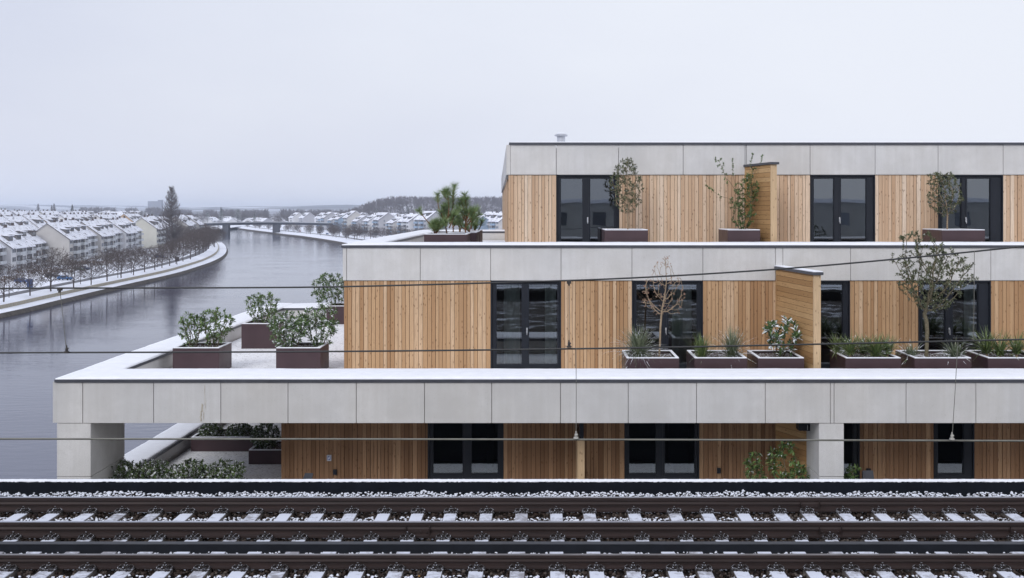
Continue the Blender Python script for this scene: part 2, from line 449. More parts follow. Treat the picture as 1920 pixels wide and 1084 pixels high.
# the face looks left: boards stand proud to the left of the line
while u < 33:
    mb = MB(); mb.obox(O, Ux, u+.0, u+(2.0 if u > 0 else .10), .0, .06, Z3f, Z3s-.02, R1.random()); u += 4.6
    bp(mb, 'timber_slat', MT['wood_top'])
mb = MB(); mb.obox(O, Ux, .1, 33.5, -.12, -.005, Z3f, Z3s-.02); bp(mb, 'wall_backing', MT['dark'])

# concrete bands
def jx(D, *px): return [PX(p, D) for p in px]
def on(J, st):
    J = list(J)
    while J[-1]+st < XR-.3: J.append(J[-1]+st)
    return J+[XR]
# 1 the big beam
J1 = on([-10.99] + jx(DP, 155, 288, 414, 540, 668, 796, 922, 1051, 1178, 1306, 1435, 1557, 1564, 1699, 1830, 1957, 2080), 1.55)
ZB = EZ-3.94
bp(panel_band((0, DP), (1, 0), J1, Z1s, ZB), 'concrete_panels', MT['concrete'], bevel=.006)
mb = MB(); mb.box(-10.9, XR, DP+.04, DP+1.38, Z1s+.012, ZB-.003); mb.box(-10.9, -10.10, DP+1.4, 43.4, Z1s+.012, ZB-.003); mb.box(-10.05, XL2+6, 41.75, 43.4, Z1s+.012, ZB-.003)
bp(mb, 'parapet_core', MT['concrete_dull'])
# left face
Ul = Vector((.3, 19.3, 0)).normalized(); 
mb = MB(); j = 0.05
while j < 19.2:
    e = min(j+1.62, 19.3); mb.obox((-11.0, DP), (Ul.x, Ul.y), j, e-.014, -.0, .10, Z1s, ZB, R1.random()); j = e
bp(mb, 'concrete_side_panels', MT['concrete'])
mb = MB(); mb.box(-10.09, -10.05, 25.63, 41.73, Z2f, ZB-.004); bp(mb, 'parapet_inner_face', MT['concrete'])
mb = MB(); mb.box(-10.04, XL2+6, 41.70, 41.74, Z2f, ZB-.004); bp(mb, 'parapet_inner_face', MT['concrete'])
# 2 middle band
J2 = on([XL2-.03] + jx(D2-.03, 650, 788, 920, 1052, 1185, 1318, 1454, 1468, 1595, 1727, 1858, 1990, 2120), 1.9)
ZB2 = EZ-1.03
DB2 = D2-.03
bp(panel_band((0, DB2), (1, 0), J2, Z2s, ZB2), 'concrete_panels', MT['concrete'], bevel=.006)
mb = MB(); mb.box(XL2, XR, DB2+.04, DB2+1.38, Z2s+.012, ZB2-.003); mb.box(XL2, -4.46, DB2+1.4, 48.3, Z2s+.012, ZB2-.003); mb.box(-4.40, XL3+.3, 46.85, 48.3, Z2s+.012, ZB2-.003)
bp(mb, 'parapet_core', MT['concrete_dull'])
mb = MB(); mb.box(-4.45, -4.41, 29.98, 46.8, Z3f, ZB2-.004); bp(mb, 'parapet_inner_face', MT['concrete'])
mb = MB(); mb.box(-4.39, XL3-.4, 46.80, 46.84, Z3f, ZB2-.004); bp(mb, 'parapet_inner_face', MT['concrete'])
mb = MB(); mb.box(XL2, XL2+.05, DB2+.1, 48.3, Z2f, Z2s); bp(mb, 'side_wall', MT['wood'])
mb = MB(); mb.box(XL1, XL1+.1, D1+.2, 44, Z1f, Z1s-.02); bp(mb, 'side_wall', MT['wood_shaded'])
# 3 roof band
DB3 = D3-.03
J3 = on([XL3] + jx(DB3, 1043, 1160, 1281, 1397, 1399.5, 1519, 1641, 1759, 1881, 2000, 2120), 1.93)
ZB3 = EZ+1.95
bp(panel_band((0, DB3), (1, 0), J3, Z3s, ZB3), 'concrete_panels', MT['concrete'], bevel=.006)
mb = MB(); j = .02
while j < 33.5:
    mb.obox((XL3, DB3), Ux, j, j+1.9, 0.0, .12, Z3s, ZB3, R1.random()); j += 1.915
bp(mb, 'concrete_side_panels', MT['concrete'])

# copings and the snow lying on them
def coping(poly, z0, z1, inner_poly=None):
    mb = MB(); mb.prism(poly, z0, z1); return bp(mb, 'coping', MT['coping'], bevel=.008)
def snow_strip(x0, x1, y0, y1, z, h=.045, seed=0, nx=None):
    """soft-edged layer of snow with a slightly uneven rim"""
    r = random.Random(seed); long_x = (x1-x0) > (y1-y0)
    L = (x1-x0) if long_x else (y1-y0); Wd = (y1-y0) if long_x else (x1-x0)
    n = max(4, int(L/.12)); prof = [(0, 0), (.006, .55), (.03, .85), (.09, 1.0), (.5*Wd, 1.06), (Wd-.09, 1.0), (Wd-.03, .85), (Wd-.006, .55), (Wd, 0)]
    V = []; Fc = []; k = len(prof)
    e0 = e1 = 0; hh = 1
    for i in range(n+1):
        s = L*i/n; e0 = e0*.7 + r.uniform(-.006,.006); e1 = e1*.7+r.uniform(-.006,.006); hh = 1+ (hh-1)*.8 + r.uniform(-.05,.05)
        if i in (0, n): hh = .4
        for j, (w, q) in enumerate(prof):
            ww = w + (e0 if j < 3 else e1 if j > 5 else 0); zz = z + h*q*hh
            V.append((x0+s, y0+ww, zz) if long_x else (x0+ww, y0+s, zz))
    for i in range(n):
        for j in range(k-1): Fc.append((i*k+j, (i+1)*k+j, (i+1)*k+j+1, i*k+j+1))
    mb = MB(); mb.add(V, Fc)
    if not long_x: mb.f = [f[::-1] for f in mb.f]
    return mb
o1 = .03
ZC = EZ-3.87
mb = MB(); mb.box(-11.03, XR, DP-o1, DP+1.40, ZB, ZC); mb.box(-11.03, -10.02, DP+1.401, 43.5, ZB, ZC); mb.box(-10.019, XL2+6, 41.66, 43.5, ZB, ZC)
bp(mb, 'coping', MT['coping'])
mb = snow_strip(-11.02, XR, DP-.015, DP+1.39, ZC, .05, 1); 
m2 = snow_strip(-11.02, -10.03, DP+1.2, 43.48, ZC, .05, 2); m3 = snow_strip(-10.3, XL2+6, 41.68, 43.47, ZC, .052, 3)
for q in (m2, m3): mb.add(q.v, q.f)
bp(mb, 'coping_snow', MT['snow'], smooth=True)
ZC2 = EZ-.96
mb = MB(); mb.box(XL2-.06, XR, DB2-o1, DB2+1.41, ZB2, ZC2); mb.box(XL2-.06, -4.38, DB2+1.411, 48.4, ZB2, ZC2); mb.box(-4.379, XL3+.3, 46.78, 48.4, ZB2, ZC2)
bp(mb, 'coping', MT['coping'])
mb = snow_strip(XL2-.05, XR, DB2-.015, DB2+1.4, ZC2, .05, 4); m2 = snow_strip(XL2-.05, -4.39, DB2+1.2, 48.38, ZC2, .05, 5); m3 = snow_strip(-4.7, XL3+.3, 46.8, 48.37, ZC2, .05, 6)
for q in (m2, m3): mb.add(q.v, q.f)
bp(mb, 'coping_snow', MT['snow'], smooth=True)
ZC3 = EZ+2.02
mb = MB(); mb.prism([(XL3-.04, DB3-.04), (XR, DB3-.04), (XR, DB3+.35), (XL3+.3, DB3+.35)], ZB3, ZC3)
mb.obox((XL3, DB3), Ux, .36, 33.6, -.3, .04, ZB3, ZC3)
bp(mb, 'coping', MT['coping'])
mb = snow_strip(XL3+.0, XR, DB3-.02, DB3+.33, ZC3, .03, 7); bp(mb, 'coping_snow', MT['snow'], smooth=True)

# rain stain with a chipped patch on the beam
k = M('lime stain'); v = k.coord(); n = k.noise(k.coord(scale=(30,1,5)), 1, 3)
MT['stain'] = k.set(k.mix(k.val(n,.4,.6), (.60,.58,.54), (.36,.32,.26)), .9)
mb = MB(); rs = random.Random(5)
for px, y0, y1, w in ((384, 722, 760, .008), (379, 757, 773, .04), (376.5, 770, 790, .028), (386, 750, 772, .010), (382, 772, 788, .012)):
    xx = PX(px, DP); z0 = PZ(y1, DP); z1 = PZ(y0, DP); P = []
    for i in range(6):
        z = z1+(z0-z1)*i/5; P.append((xx-w*rs.uniform(.3,1), z))
    for i in range(6):
        z = z0+(z1-z0)*i/5; P.append((xx+w*rs.uniform(.3,1), z))
    mb.add([(p[0], DP-.004, p[1]) for p in P], [tuple(range(len(P)))])
bp(mb, 'stain', MT['stain'])

# columns
for x0, x1, d in ((-10.99, -10.22, 2.0), (PX(1536, DP), PX(1582.5, DP), 1.15)):
    mb = MB(); mb.box(x0, x1, DP+.01, DP+d, EZ-6.09, Z1s-.012, .2); mb.box(x0, x1, DP+.01, DP+d, -1, EZ-6.105, .6); mb.box(x0+.02, x1-.02, DP+.03, DP+d-.02, EZ-6.106, EZ-6.089)
    bp(mb, 'column', MT['concrete'], bevel=.008)

# lowest parapet on the left
mb = MB(); mb.box(-11.5, -10.7, 26.3, 45.6, Z1f-.45, EZ-6.93); mb.box(-10.68, XL1+2, 44.3, 45.6, Z1f-.45, EZ-6.93); bp(mb, 'parapet_core', MT['concrete'])
mb = MB(); mb.box(-11.55, -10.65, 26.25, 45.7, EZ-6.925, EZ-6.86); mb.box(-10.649, XL1+2, 44.2, 45.7, EZ-6.925, EZ-6.86); bp(mb, 'coping', MT['coping'])
mb = snow_strip(-11.54, -10.67, 26.27, 45.69, EZ-6.86, .06, 8); bp(mb, 'coping_snow', MT['snow'], smooth=True)

# privacy screens, boarded crosswise, with a post and a snowy cap
def screen(xa, da, xb, db, zt, zb, th=.16, post_gap=0, snow=True):
    A = Vector((xb, db, 0)); B = Vector((xa, da, 0)); U = (B-A).normalized(); L = (B-A).length
    # from the front end (A) to the wall (B); left face shows the boards
    mb = MB(); z = zb
    Nn = Vector((-U.y, U.x, 0))
    h = .135
    while z < zt-.02:
        q = min(h, zt-z); mb.obox((A.x, A.y), (U.x, U.y), .06, L, 0, .02, z+.004, z+q-.004, R1.random())
        mb.obox((A.x, A.y), (U.x, U.y), .06, L, -th+.0, -th+.02, z+.004, z+q-.004, R1.random()); z += q
    bd = bp(mb, 'privacy_screen', MT['wood_h'])
    mb = MB(); mb.obox((A.x, A.y), (U.x, U.y), .08, L-.01, -th+.03, -.012, zb, zt-.01); mb.build('screen_core', MT['dark'], bd)
    mb = MB(); mb.obox((A.x, A.y), (U.x, U.y), 0, .055, -th, .02, zb, zt, .5); mb.build('post', MT['wood_post'], bd, bevel=.004)
    mb = MB(); mb.obox((A.x, A.y), (U.x, U.y), -.05, L, -th-.05, .06, zt+.004, zt+.07); mb.build('cap', MT['coping'], bd, bevel=.005)
    if snow:
        mb = MB(); mb.obox((A.x, A.y), (U.x, U.y), -.04, L-.02, -th-.04, .05, zt+.071, zt+.10); mb.build('cap_snow', MT['snow'], bd, bevel=.012)
    for o in bd.children: pass
    return bd
screen(6.40, D2, 6.72, 25.85, EZ-1.60, Z2f)
screen(6.22, D3, 6.62, 30.15, EZ+1.28, Z3f, snow=False)
screen(5.95, D1, 6.50, 25.42, EZ-4.89, Z1f, snow=False)
# low divider seen end-on, glazed above
mb = MB(); mb.box(.93, 1.10, 25.4, 26.55, Z1f, EZ-5.53, .5); dv = bp(mb, 'divider', MT['wood_post'], bevel=.005)
mb = MB(); mb.box(.98, 1.08, 25.45, 26.55, EZ-5.525, Z1s-.02); mb.build('upper_panel', MT['frame'], dv)

# roof vent
vx, vd = PX(1052, 33.5), 33.5
VT = thing('roof_vent', (vx, vd, EZ+1.86), 'small round metal vent cowl on the flat roof above the leftmost top window', 'roof vent')
mb = MB(); mb.cyl((0,0), .13, 0, .45, 16); mb.build('pipe', MT['zinc'], VT, smooth=False)
mb = MB(); mb.cyl((0,0), .20, .45, .49, 18, .21); mb.cyl((0,0), .21, .491, .53, 18, .15); mb.build('cap', MT['zinc'], VT)
mb = MB(); mb.cyl((0,0), .15, .531, .555, 16, .11); mb.build('snow_cap', MT['snow'], VT)

# small fittings on the lowest storey
def fit(name, px0, px1, py0, py1, D, mat, label, cat, dep=.06):
    x0, x1 = PX(px0, D), PX(px1, D); z0, z1 = PZ(py1, D), PZ(py0, D); cx = (x0+x1)/2
    t = thing(name, (cx, D, z0), label, cat); return t, x1-x0, z1-z0
t, w, h = fit('wall_sign', 613, 621.5, 853, 864, D1-.02, None, 'small blue and grey picture plate on the brown boards left of the lower windows', 'sign')
mb = MB(); mb.box(-w/2, w/2, -.03, 0, 0, h); mb.build('plate', mat_plain('grey plate', (.45,.47,.52), .4), t, bevel=.004)
mb = MB(); mb.box(-w*.30, w*.30, -.034, -.031, h*.22, h*.80); mb.build('blue_field', mat_plain('blue field', (.03,.07,.35), .4), t)
mb = MB(); mb.box(-w*.20, -w*.05, -.038, -.035, h*.28, h*.62); mb.box(w*.02, w*.18, -.038, -.035, h*.36, h*.74); mb.build('pictogram', mat_plain('white print', (.75,.78,.85), .5), t)
for (a, b, c, d, lab) in ((625, 632, 880, 889.5, 'black socket box on the brown boards below the blue plate'),
                          (1344, 1351, 877, 887, 'black socket box on the boards right of the second lower window'),
                          (1624, 1632, 878, 887, 'black socket box on the boards right of the concrete column')):
    t, w, h = fit('socket_box', a, b, c, d, D1-.02, None, lab, 'socket')
    mb = MB(); mb.box(-w/2, w/2, -.05, 0, 0, h); mb.build('housing', MT['frame'], t, bevel=.006)
    mb = MB(); mb.box(-w*.38, w*.38, -.06, -.051, h*.15, h*.85); mb.build('lid', MT['frame'], t, bevel=.003)
t, w, h = fit('soffit_lamp', 1498, 1520, 793, 808, 25.0, None, 'dark box lamp under the concrete beam at the column', 'lamp')
mb = MB(); mb.box(-w/2, w*.45, 0, .3, 0, h*1.0-.012); mb.build('housing', MT['frame'], t, bevel=.006)
mb = MB(); mb.box(w*.20, w*.24, -.02, -.001, h*.12, h*.7); mb.build('latch', MT['chrome'], t)
for (a, b, c, d, lab, sk) in ((565, 583, 892, 900, 'tilted grey metal hatch just above the black kerb wall, left', .05), (1620, 1643, 887, 901, 'tilted grey metal hatch just right of the concrete column', -.2)):
    D = 25.2; t, w, h = fit('roof_hatch', a, b, c, d, D, None, lab, 'hatch')
    mb = MB(); mb.add([(-w*.55,0,-.1),(w*.4,0,-.1),(w*.5+sk*0,.25,h),(-w*.35,.25,h),(-w*.55,.02,-.13),(w*.4,.02,-.13),(w*.5,.27,h-.03),(-w*.35,.27,h-.03)],
                      [(0,1,2,3),(7,6,5,4),(0,4,5,1),(1,5,6,2),(2,6,7,3),(3,7,4,0)]); mb.build('lid', MT['coping'], t)
    mb = MB(); mb.box(-w*.35, w*.38, .24, .3, -1.0, h-.04); mb.build('stand', MT['coping'], t)
# ------------------------------------------------------------------ the railway in front
ZT = EZ-5.43                                  # top of the sleepers
XA, XB = -13.0, 12.0
mb = MB(); mb.box(-60, 60, 8, 20.42, ZT-.9, ZT-.13); struct(mb.build('ballast_bed', mat_plain('ballast bed', (.045,.036,.030), .95, 0, .1, .5, 40, 1)))
# kerb wall behind the tracks
MT['quay_dark'] = mat_plain('dark gravel', (.05,.045,.04), .95, 0, .1, .3, 4)
mb = MB(); mb.box(-60, 60, 20.43, 20.58, ZT-3.5, EZ-5.23); kb = mb.build('kerb_wall', mat_plain('black kerb', (.007,.009,.014), .8, 0, .12, .3, 2), bevel=.01)
tag(kb, 'long low black kerb wall between the tracks and the building', 'wall')
mb = MB(); mb.box(-60, 60, 22.7, 24.19, ZT-3.5, Z1f-.06); struct(mb.build('snowy_verge', MT['snow_low']))
mb = MB(); mb.box(-60, 60, 20.581, 22.69, ZT-3.9, ZT-3.2); struct(mb.build('gap_floor', MT['quay_dark']))
rk = random.Random(3)
def crumbly_snow():
    V = []; Fc = []; x = XA-3; i = 0; k = 5
    while x < XB+4:
        h = .004+rk.uniform(0,.014); 
        V += [(x, 20.425-rk.uniform(0,.012), EZ-5.235-rk.uniform(0,.012)), (x, 20.42, EZ-5.23+h*.6), (x, 20.48, EZ-5.23+h), (x, 20.55, EZ-5.23+h*.8), (x, 20.59, EZ-5.23)]
        if i: Fc += [((i-1)*k+j, i*k+j, i*k+j+1, (i-1)*k+j+1) for j in range(k-1)]
        x += rk.uniform(.025,.05); i += 1
    m = MB(); m.add(V, Fc); return m
sn = crumbly_snow().build('snow_ridge', MT['snow'], kb); 

def mat_stone():
    k = M('ballast stones'); t = k.attr(); nzv = k.nz(); v = k.coord()
    base = k.ramp(t, [(0,(.014,.009,.008)), (.4,(.038,.025,.020)), (.75,(.065,.050,.042)), (1,(.11,.092,.08))])
    return k, base, nzv, v
k, base, nzv, v = mat_stone(); MT['stone'] = k.set(base, .85, 0, .2)
k, base, nzv, v = mat_stone(); nn = k.noise(v, 18, 2)
f = k.val(k.math('ADD', nzv, k.math('MULTIPLY', k.math('SUBTRACT', nn, .5), 1.3)), .12, .34, 0, 1)
MT['stone_snow'] = k.set(k.mix(f, base, (.70,.73,.81)), .9, 0, .15)
# icosahedron
g = (1+5**.5)/2
ICO = np.array([(-1,g,0),(1,g,0),(-1,-g,0),(1,-g,0),(0,-1,g),(0,1,g),(0,-1,-g),(0,1,-g),(g,0,-1),(g,0,1),(-g,0,-1),(-g,0,1)], float); ICO /= np.linalg.norm(ICO[0])
ICF = np.array([(0,11,5),(0,5,1),(0,1,7),(0,7,10),(0,10,11),(1,5,9),(5,11,4),(11,10,2),(10,7,6),(7,1,8),(3,9,4),(3,4,2),(3,2,6),(3,6,8),(3,8,9),(4,9,5),(2,4,11),(6,2,10),(8,6,7),(9,8,1)])
nr = np.random.default_rng(5)
def stones(name, n, xr, yfun, zfun, size, mat):
    x = nr.uniform(xr[0], xr[1], n); y = yfun(n); z = zfun(x, y)
    s = nr.uniform(size[0], size[1], (n,1,1)) * nr.uniform(.65,1.25,(n,1,3))
    base = ICO[None] * nr.uniform(.72,1.2,(n,12,1)) * s
    a = nr.uniform(0, 6.28, n); b = nr.uniform(-.8,.8, n)
    ca, sa, cb, sb = np.cos(a)[:,None], np.sin(a)[:,None], np.cos(b)[:,None], np.sin(b)[:,None]
    X, Y, Z = base[...,0], base[...,1], base[...,2]
    Y, Z = Y*cb-Z*sb, Y*sb+Z*cb; X, Y = X*ca-Y*sa, X*sa+Y*ca
    V = np.stack([X+x[:,None], Y+y[:,None], Z+z[:,None]], -1).reshape(-1,3)
    Fc = (ICF[None] + (np.arange(n)*12)[:,None,None]).reshape(-1,3)
    tone = np.repeat(nr.uniform(0,1,n), 20)
    o = npmesh(name, V, Fc, tone, mat); o['kind'] = 'stuff'; return o
RAILS = [19.1, 17.6, 16.08, 14.6]
def zb(x, y):   # heaped a little behind the far rail
    return ZT-.055+nr.uniform(-.035,.03,len(x)) + np.where(y > 19.35, np.clip((y-19.3)*.02,0,.02) + .012*np.sin(x*2.1)+.010*np.sin(x*5.3), 0)
def strip(a, b): return lambda n: nr.uniform(a, b, n)
# dark strips lie in the lee of each rail; the rest is snowed over
o = stones('ballast', 15000, (XA,XB), strip(19.22,20.42), zb, (.018,.034), MT['stone_snow']); tag(o, 'snow covered ballast stones between the far rail and the black kerb wall', 'ballast')
o = stones('ballast', 17000, (XA,XB), strip(17.70,18.80), zb, (.017,.031), MT['stone_snow']); tag(o, 'snowy ballast stones between the two far rails', 'ballast')
o = stones('ballast', 4500, (XA,XB), strip(18.66,19.12), zb, (.02,.034), MT['stone']); tag(o, 'dark bare ballast stones in front of the far rail', 'ballast')
o = stones('ballast', 6500, (XA,XB), strip(17.02,17.62), zb, (.02,.034), MT['stone']); tag(o, 'dark bare ballast stones between the second rail and the cable duct', 'ballast')
o = stones('ballast', 9000, (XA,XB), strip(16.14,16.88), zb, (.016,.03), MT['stone_snow']); tag(o, 'snow dusted ballast stones between the cable duct and the near rail', 'ballast')
o = stones('ballast', 2500, (XA,XB), strip(15.78,16.1), zb, (.02,.034), MT['stone']); tag(o, 'dark bare ballast stones at the foot of the near rail', 'ballast')
o = stones('ballast', 19000, (XA,XB), strip(14.0,15.84), zb, (.018,.034), MT['stone_snow']); tag(o, 'snowy ballast stones nearest to the viewer', 'ballast')
# a few fallen leaves between the stones
mb = MB(); rl = random.Random(8)
for i in range(46):
    px = rl.choice((620, 690, 715, 760, 780, 1350, 1410, 1090, 1905, 470, 100, 900)) + rl.uniform(-25,25); D = rl.uniform(14.9,15.75)
    x = PX(px, D); s = rl.uniform(.015,.03); a = rl.uniform(0,6); z = ZT+.0+rl.uniform(-.01,.015)
    mb.add([(x+s*math.cos(a),D+s*math.sin(a),z),(x-s*.6*math.sin(a),D+s*.6*math.cos(a),z+.012),(x-s*math.cos(a),D-s*math.sin(a),z+.003),(x+s*.6*math.sin(a),D-s*.6*math.cos(a),z-.004)],[(0,1,2,3)],rl.random())
k = M('dead leaf'); lf = mb.build('fallen_leaves', k.set(k.ramp(k.attr(), [(0,(.25,.13,.02)),(1,(.13,.05,.02))]), .8)); lf['kind'] = 'stuff'; tag(lf, 'yellow and brown fallen leaves between the near sleepers', 'leaves')

# rails
k = M('rusty rail'); v = k.coord(scale=(.4,6,6)); n = k.noise(v, 3, 4, .6); n2 = k.noise(k.coord(), 45, 3, .7)
c = k.mix(k.val(n,.3,.7), (.013,.0075,.007), (.032,.018,.016)); c = k.mix(k.val(n2,.45,.75,0,.5), c, (.03,.02,.02))
MT['rail'] = k.set(c, .6, .0, .4)
k = M('worn rail head'); n = k.noise(k.coord(scale=(.5,8,8)), 2, 3); MT['railtop'] = k.set(k.mix(k.val(n,.3,.7),(.50,.53,.60),(.34,.36,.42)), k.val(n,.3,.7,.25,.4), .85)
def rail_profile(D, z):
    P = [(-.078,0),(-.078,.022),(-.03,.042),(-.010,.052),(-.010,.078),(-.034,.084),(-.034,.094),(-.010,.116),(-.010,.130),(-.038,.136),(-.038,.166),(-.03,.172)]
    P = P + [(-a, b) for a, b in P[::-1]]
    return [(D+a, z+b*1.0) for a, b in P]
RLAB = ['farthest rusty rail with a bright head, next to the ballast strip by the kerb wall', 'second rusty rail from the black kerb wall, with a bright head',
        'brown rail in front of the dark cable duct, with a dull grey head', 'nearest rail at the very bottom edge of the view']
for D, lab, top in zip(RAILS[:3], RLAB, ('railtop','railtop',None)):
    SH = (.245 if top else .195)/.172
    P = [(a, ZT+.006+(b-ZT)*SH) for a, b in rail_profile(D, ZT)]
    rt = thing('rail', (0, D, ZT), lab, 'rail', 'railway rails')
    mb = MB(); mb.sweepx([(a-D, b-ZT) for a, b in P], -60, 60); mb.build('rail_profile', MT['rail'], rt)
    mb = MB(); mb.sweepx([(-.030,.172*SH+.0065),(-.029,.172*SH+.012),(.029,.172*SH+.012),(.030,.172*SH+.0065)], -60, 60)
    mb.build('rail_head', MT['railtop'] if top else mat_plain('dull rail head', (.20,.19,.20), .4, .6), rt)
    if top:
        mb = MB(); mb.sweepx([(-.036,.166*SH),(-.0375,.166*SH),(-.0375,.196*SH),(-.036,.196*SH)][::-1], -60, 60)
    js = {19.1: ((1500,1535),), 17.6: ((762,806),(1535,1576),(1892,1935))}.get(D, ())
    for a, b in js:
        x0, x1 = PX(a, D), PX(b, D); mb = MB()
        mb.box(x0, x1, -.034, -.010, .050, .128); mb.box(x0-.004, x0+.004, -.078, -.0345, 0, .2); mb.box(x1-.004, x1+.004, -.078, -.0345, 0, .2)
        for i in range(4): xx = x0+(x1-x0)*(i+.5)/4; mb.box(xx-.014, xx+.014, -.05, -.0343, .075, .103)
        mb.build('joint_bar', MT['rail'], rt, bevel=.003)

# sleepers with clips
k = M('sleeper concrete'); v = k.coord(); n = k.noise(v, 6, 4); MT['sleeper'] = k.set(k.mix(k.val(n,.3,.7),(.10,.085,.075),(.17,.15,.135)), .9)
k = M('shaded sleeper snow'); r0 = k.orand(); va = k.n('ShaderNodeVectorMath', operation='ADD'); cb_ = k.n('ShaderNodeCombineXYZ'); k.l(k.math('MULTIPLY', r0, 61.0), cb_.inputs[2]); k.l(k.coord(), va.inputs[0]); k.l(cb_.outputs[0], va.inputs[1])
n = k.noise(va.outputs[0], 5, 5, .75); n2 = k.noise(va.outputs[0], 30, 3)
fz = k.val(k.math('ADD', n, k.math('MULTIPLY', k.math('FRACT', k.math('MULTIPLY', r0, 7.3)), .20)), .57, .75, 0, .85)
k.bump(n2, .25, .01); MT['sleeper_snow_shaded'] = k.set(k.mix(fz, (.62,.65,.74), (.22,.21,.225)), .9, 0, .15)  # snow tone lowered: shade between the rails is put into the colour
k = M('clip metal'); nn = k.noise(k.coord(), 50, 2); f = k.val(k.math('ADD', k.nz(), k.math('MULTIPLY', k.math('SUBTRACT', nn, .5), 2.4)), 1.05, 1.2)
MT['clip'] = k.set(k.mix(f, (.022,.018,.017), (.6,.62,.7)), .7, 0, .3)
def clip_mb(y0):
    """rail fastening in front of (or behind) the rail foot: ribbed plate, spring clip loops, bolt"""
    mb = MB(); s = -1 if y0 < 0 else 1
    mb.box(-.13, .13, min(y0, y0+s*.10), max(y0, y0+s*.10), .012, .028)
    for q in (-1, 1):
        P = [(q*.11, y0+s*.07, .03), (q*.12, y0+s*.02, .05), (q*.07, y0-s*.01, .068), (q*.035, y0+s*.04, .06), (q*.03, y0+s*.085, .045)]
        mb.tube(P, .014, 5)
    mb.cyl((0, y0+s*.035), .034, .028, .085, 6); mb.cyl((0, y0+s*.035), .018, .086, .12, 6)
    for i in range(9):
        x = rl.uniform(-.12,.12); yy = y0+s*rl.uniform(.05,.12); h = rl.uniform(.02,.04); w = rl.uniform(.012,.02)
        mb.cyl((x, yy), w, .01, .012+h, 5, w*.5)
    return mb
def sleeper_proto(length, rails, label, group):
    t = thing('sleeper', (0,0,0), label, 'sleeper', group)
    mb = MB(); mb.box(-.115, .115, -length/2, length/2, -.20, -.004); mb.build('concrete_block', MT['sleeper'], t, bevel=.012)
    mb = MB()
    for i in range(10):
        a = -length/2+.02+(length-.04)*i/10; b = -length/2+.02+(length-.04)*(i+1)/10
        mb.box(-.118, .118, a, b-.0005, -.003, .012+.003*(i % 2))
    mb = MB(); mb.box(-.108, .108, -length/2+.01, length/2-.01, -.003, .012); mb.build('snow_cover', MT['sleeper_snow_shaded'], t, bevel=.006)
    for y in rails:
        for s in (-1, 1):
            m = clip_mb(s*.078); m.v = [(a, b+y, c) for a, b, c in m.v]; m.build('rail_fastening', MT['clip'], t)
    return t
gA = 'sleepers under the far track'; gB = 'sleepers under the near track'
cA = (19.1+17.6)/2; cB = (16.08+14.6)/2
pA = sleeper_proto(2.66, (.75, -.75), 'snow topped concrete sleeper across the far track, between the two bright rails', gA)
pB = sleeper_proto(2.96, (.74, -.74), 'snow topped concrete sleeper in front of the dark cable duct, under the near brown rail', gB)
pxA = [-88, -26, 40, 100, 165, 226, 289, 350, 412, 478, 536, 596, 658, 720, 783, 845, 912, 978, 1043, 1105, 1189, 1265, 1326, 1393, 1463, 1515, 1583, 1650, 1718, 1782, 1836, 1895, 1960, 2025, 2090, 2150]
pxB = [-130, -60, 15, 90, 163, 235, 308, 378, 450, 524, 597, 670, 743, 816, 893, 970, 1045, 1118, 1187, 1265, 1320, 1388, 1455, 1523, 1596, 1655, 1728, 1805, 1880, 1955, 2030]
for i, p in enumerate(pxA):
    o = pA if i == 0 else copy_tree(pA); o['label'] = f'snow topped sleeper of the far track, {ordinal(i)} from the left edge'; o.location = (PX(p, 18.92), cA, ZT)
for i, p in enumerate(pxB):
    o = pB if i == 0 else copy_tree(pB); o['label'] = f'snow topped sleeper of the near track, {ordinal(i)} from the left edge'; o.location = (PX(p, 15.95), cB, ZT)
# cable duct between the tracks
cd = thing('cable_duct', (0, 16.95, ZT), 'dark flat cable duct running between the far track and the near rail', 'duct')
mb = MB(); mb.box(-60, 60, -.045, .045, -.1, .095); mb.build('side', mat_plain('duct side', (.012,.014,.020), .7, 0, .2, .2), cd, bevel=.004)
mb = MB(); mb.box(-60, 60, -.06, .06, .096, .112); mb.build('lid', mat_plain('duct lid', (.055,.058,.068), .6, 0, .3, .2), cd, bevel=.004)

# overhead wires
k = M('wire'); MT['wire'] = k.set((.05,.052,.055), .5, .5)
MT['wirelight'] = mat_plain('green wire', (.16,.16,.14), .5, .3)
def catmull(P, n=12):
    out = []; P = [P[0]] + list(P) + [P[-1]]
    for i in range(1, len(P)-2):
        for j in range(n):
            t = j/n; a, b, c, d = (Vector(q) for q in P[i-1:i+3])
            out.append(.5*((2*b)+(c-a)*t+(2*a-5*b+4*c-d)*t*t+(3*b-a-3*c+d)*t**3))
    out.append(Vector(P[-2])); return out
DW = 14.4
def wire(pts, r, label, D=DW, mat='wire'):
    # extend beyond both sides of the picture
    W3 = [(PX(p, D), D, PZ(q, D)) for p, q in pts]
    mb = MB(); mb.tube(catmull(W3, 8), r, 6); o = mb.build('overhead_wire', MT[mat], smooth=True); return tag(o, label, 'wire', 'overhead railway wires')
wire([(-700,570),(-200,545),(0,541),(250,540),(450,539.5),(640,537.6),(919,530.5),(1180,521.5),(1455,505),(1700,484),(1920,462),(2200,432),(2700,375)], .0125, 'upper overhead wire, sagging on the left and climbing to the right')
wire([(-700,664),(0,661.5),(640,659),(1180,652.5),(1560,644.8),(1920,636.5),(2700,616)], .0125, 'middle overhead wire, crossing in front of the planters')
wire([(-700,822),(0,823),(640,823.5),(1180,824.5),(1560,825.5),(1920,826.8),(2700,830)], .0135, 'lowest overhead wire, straight across in front of the brown boards', DW, 'wirelight')
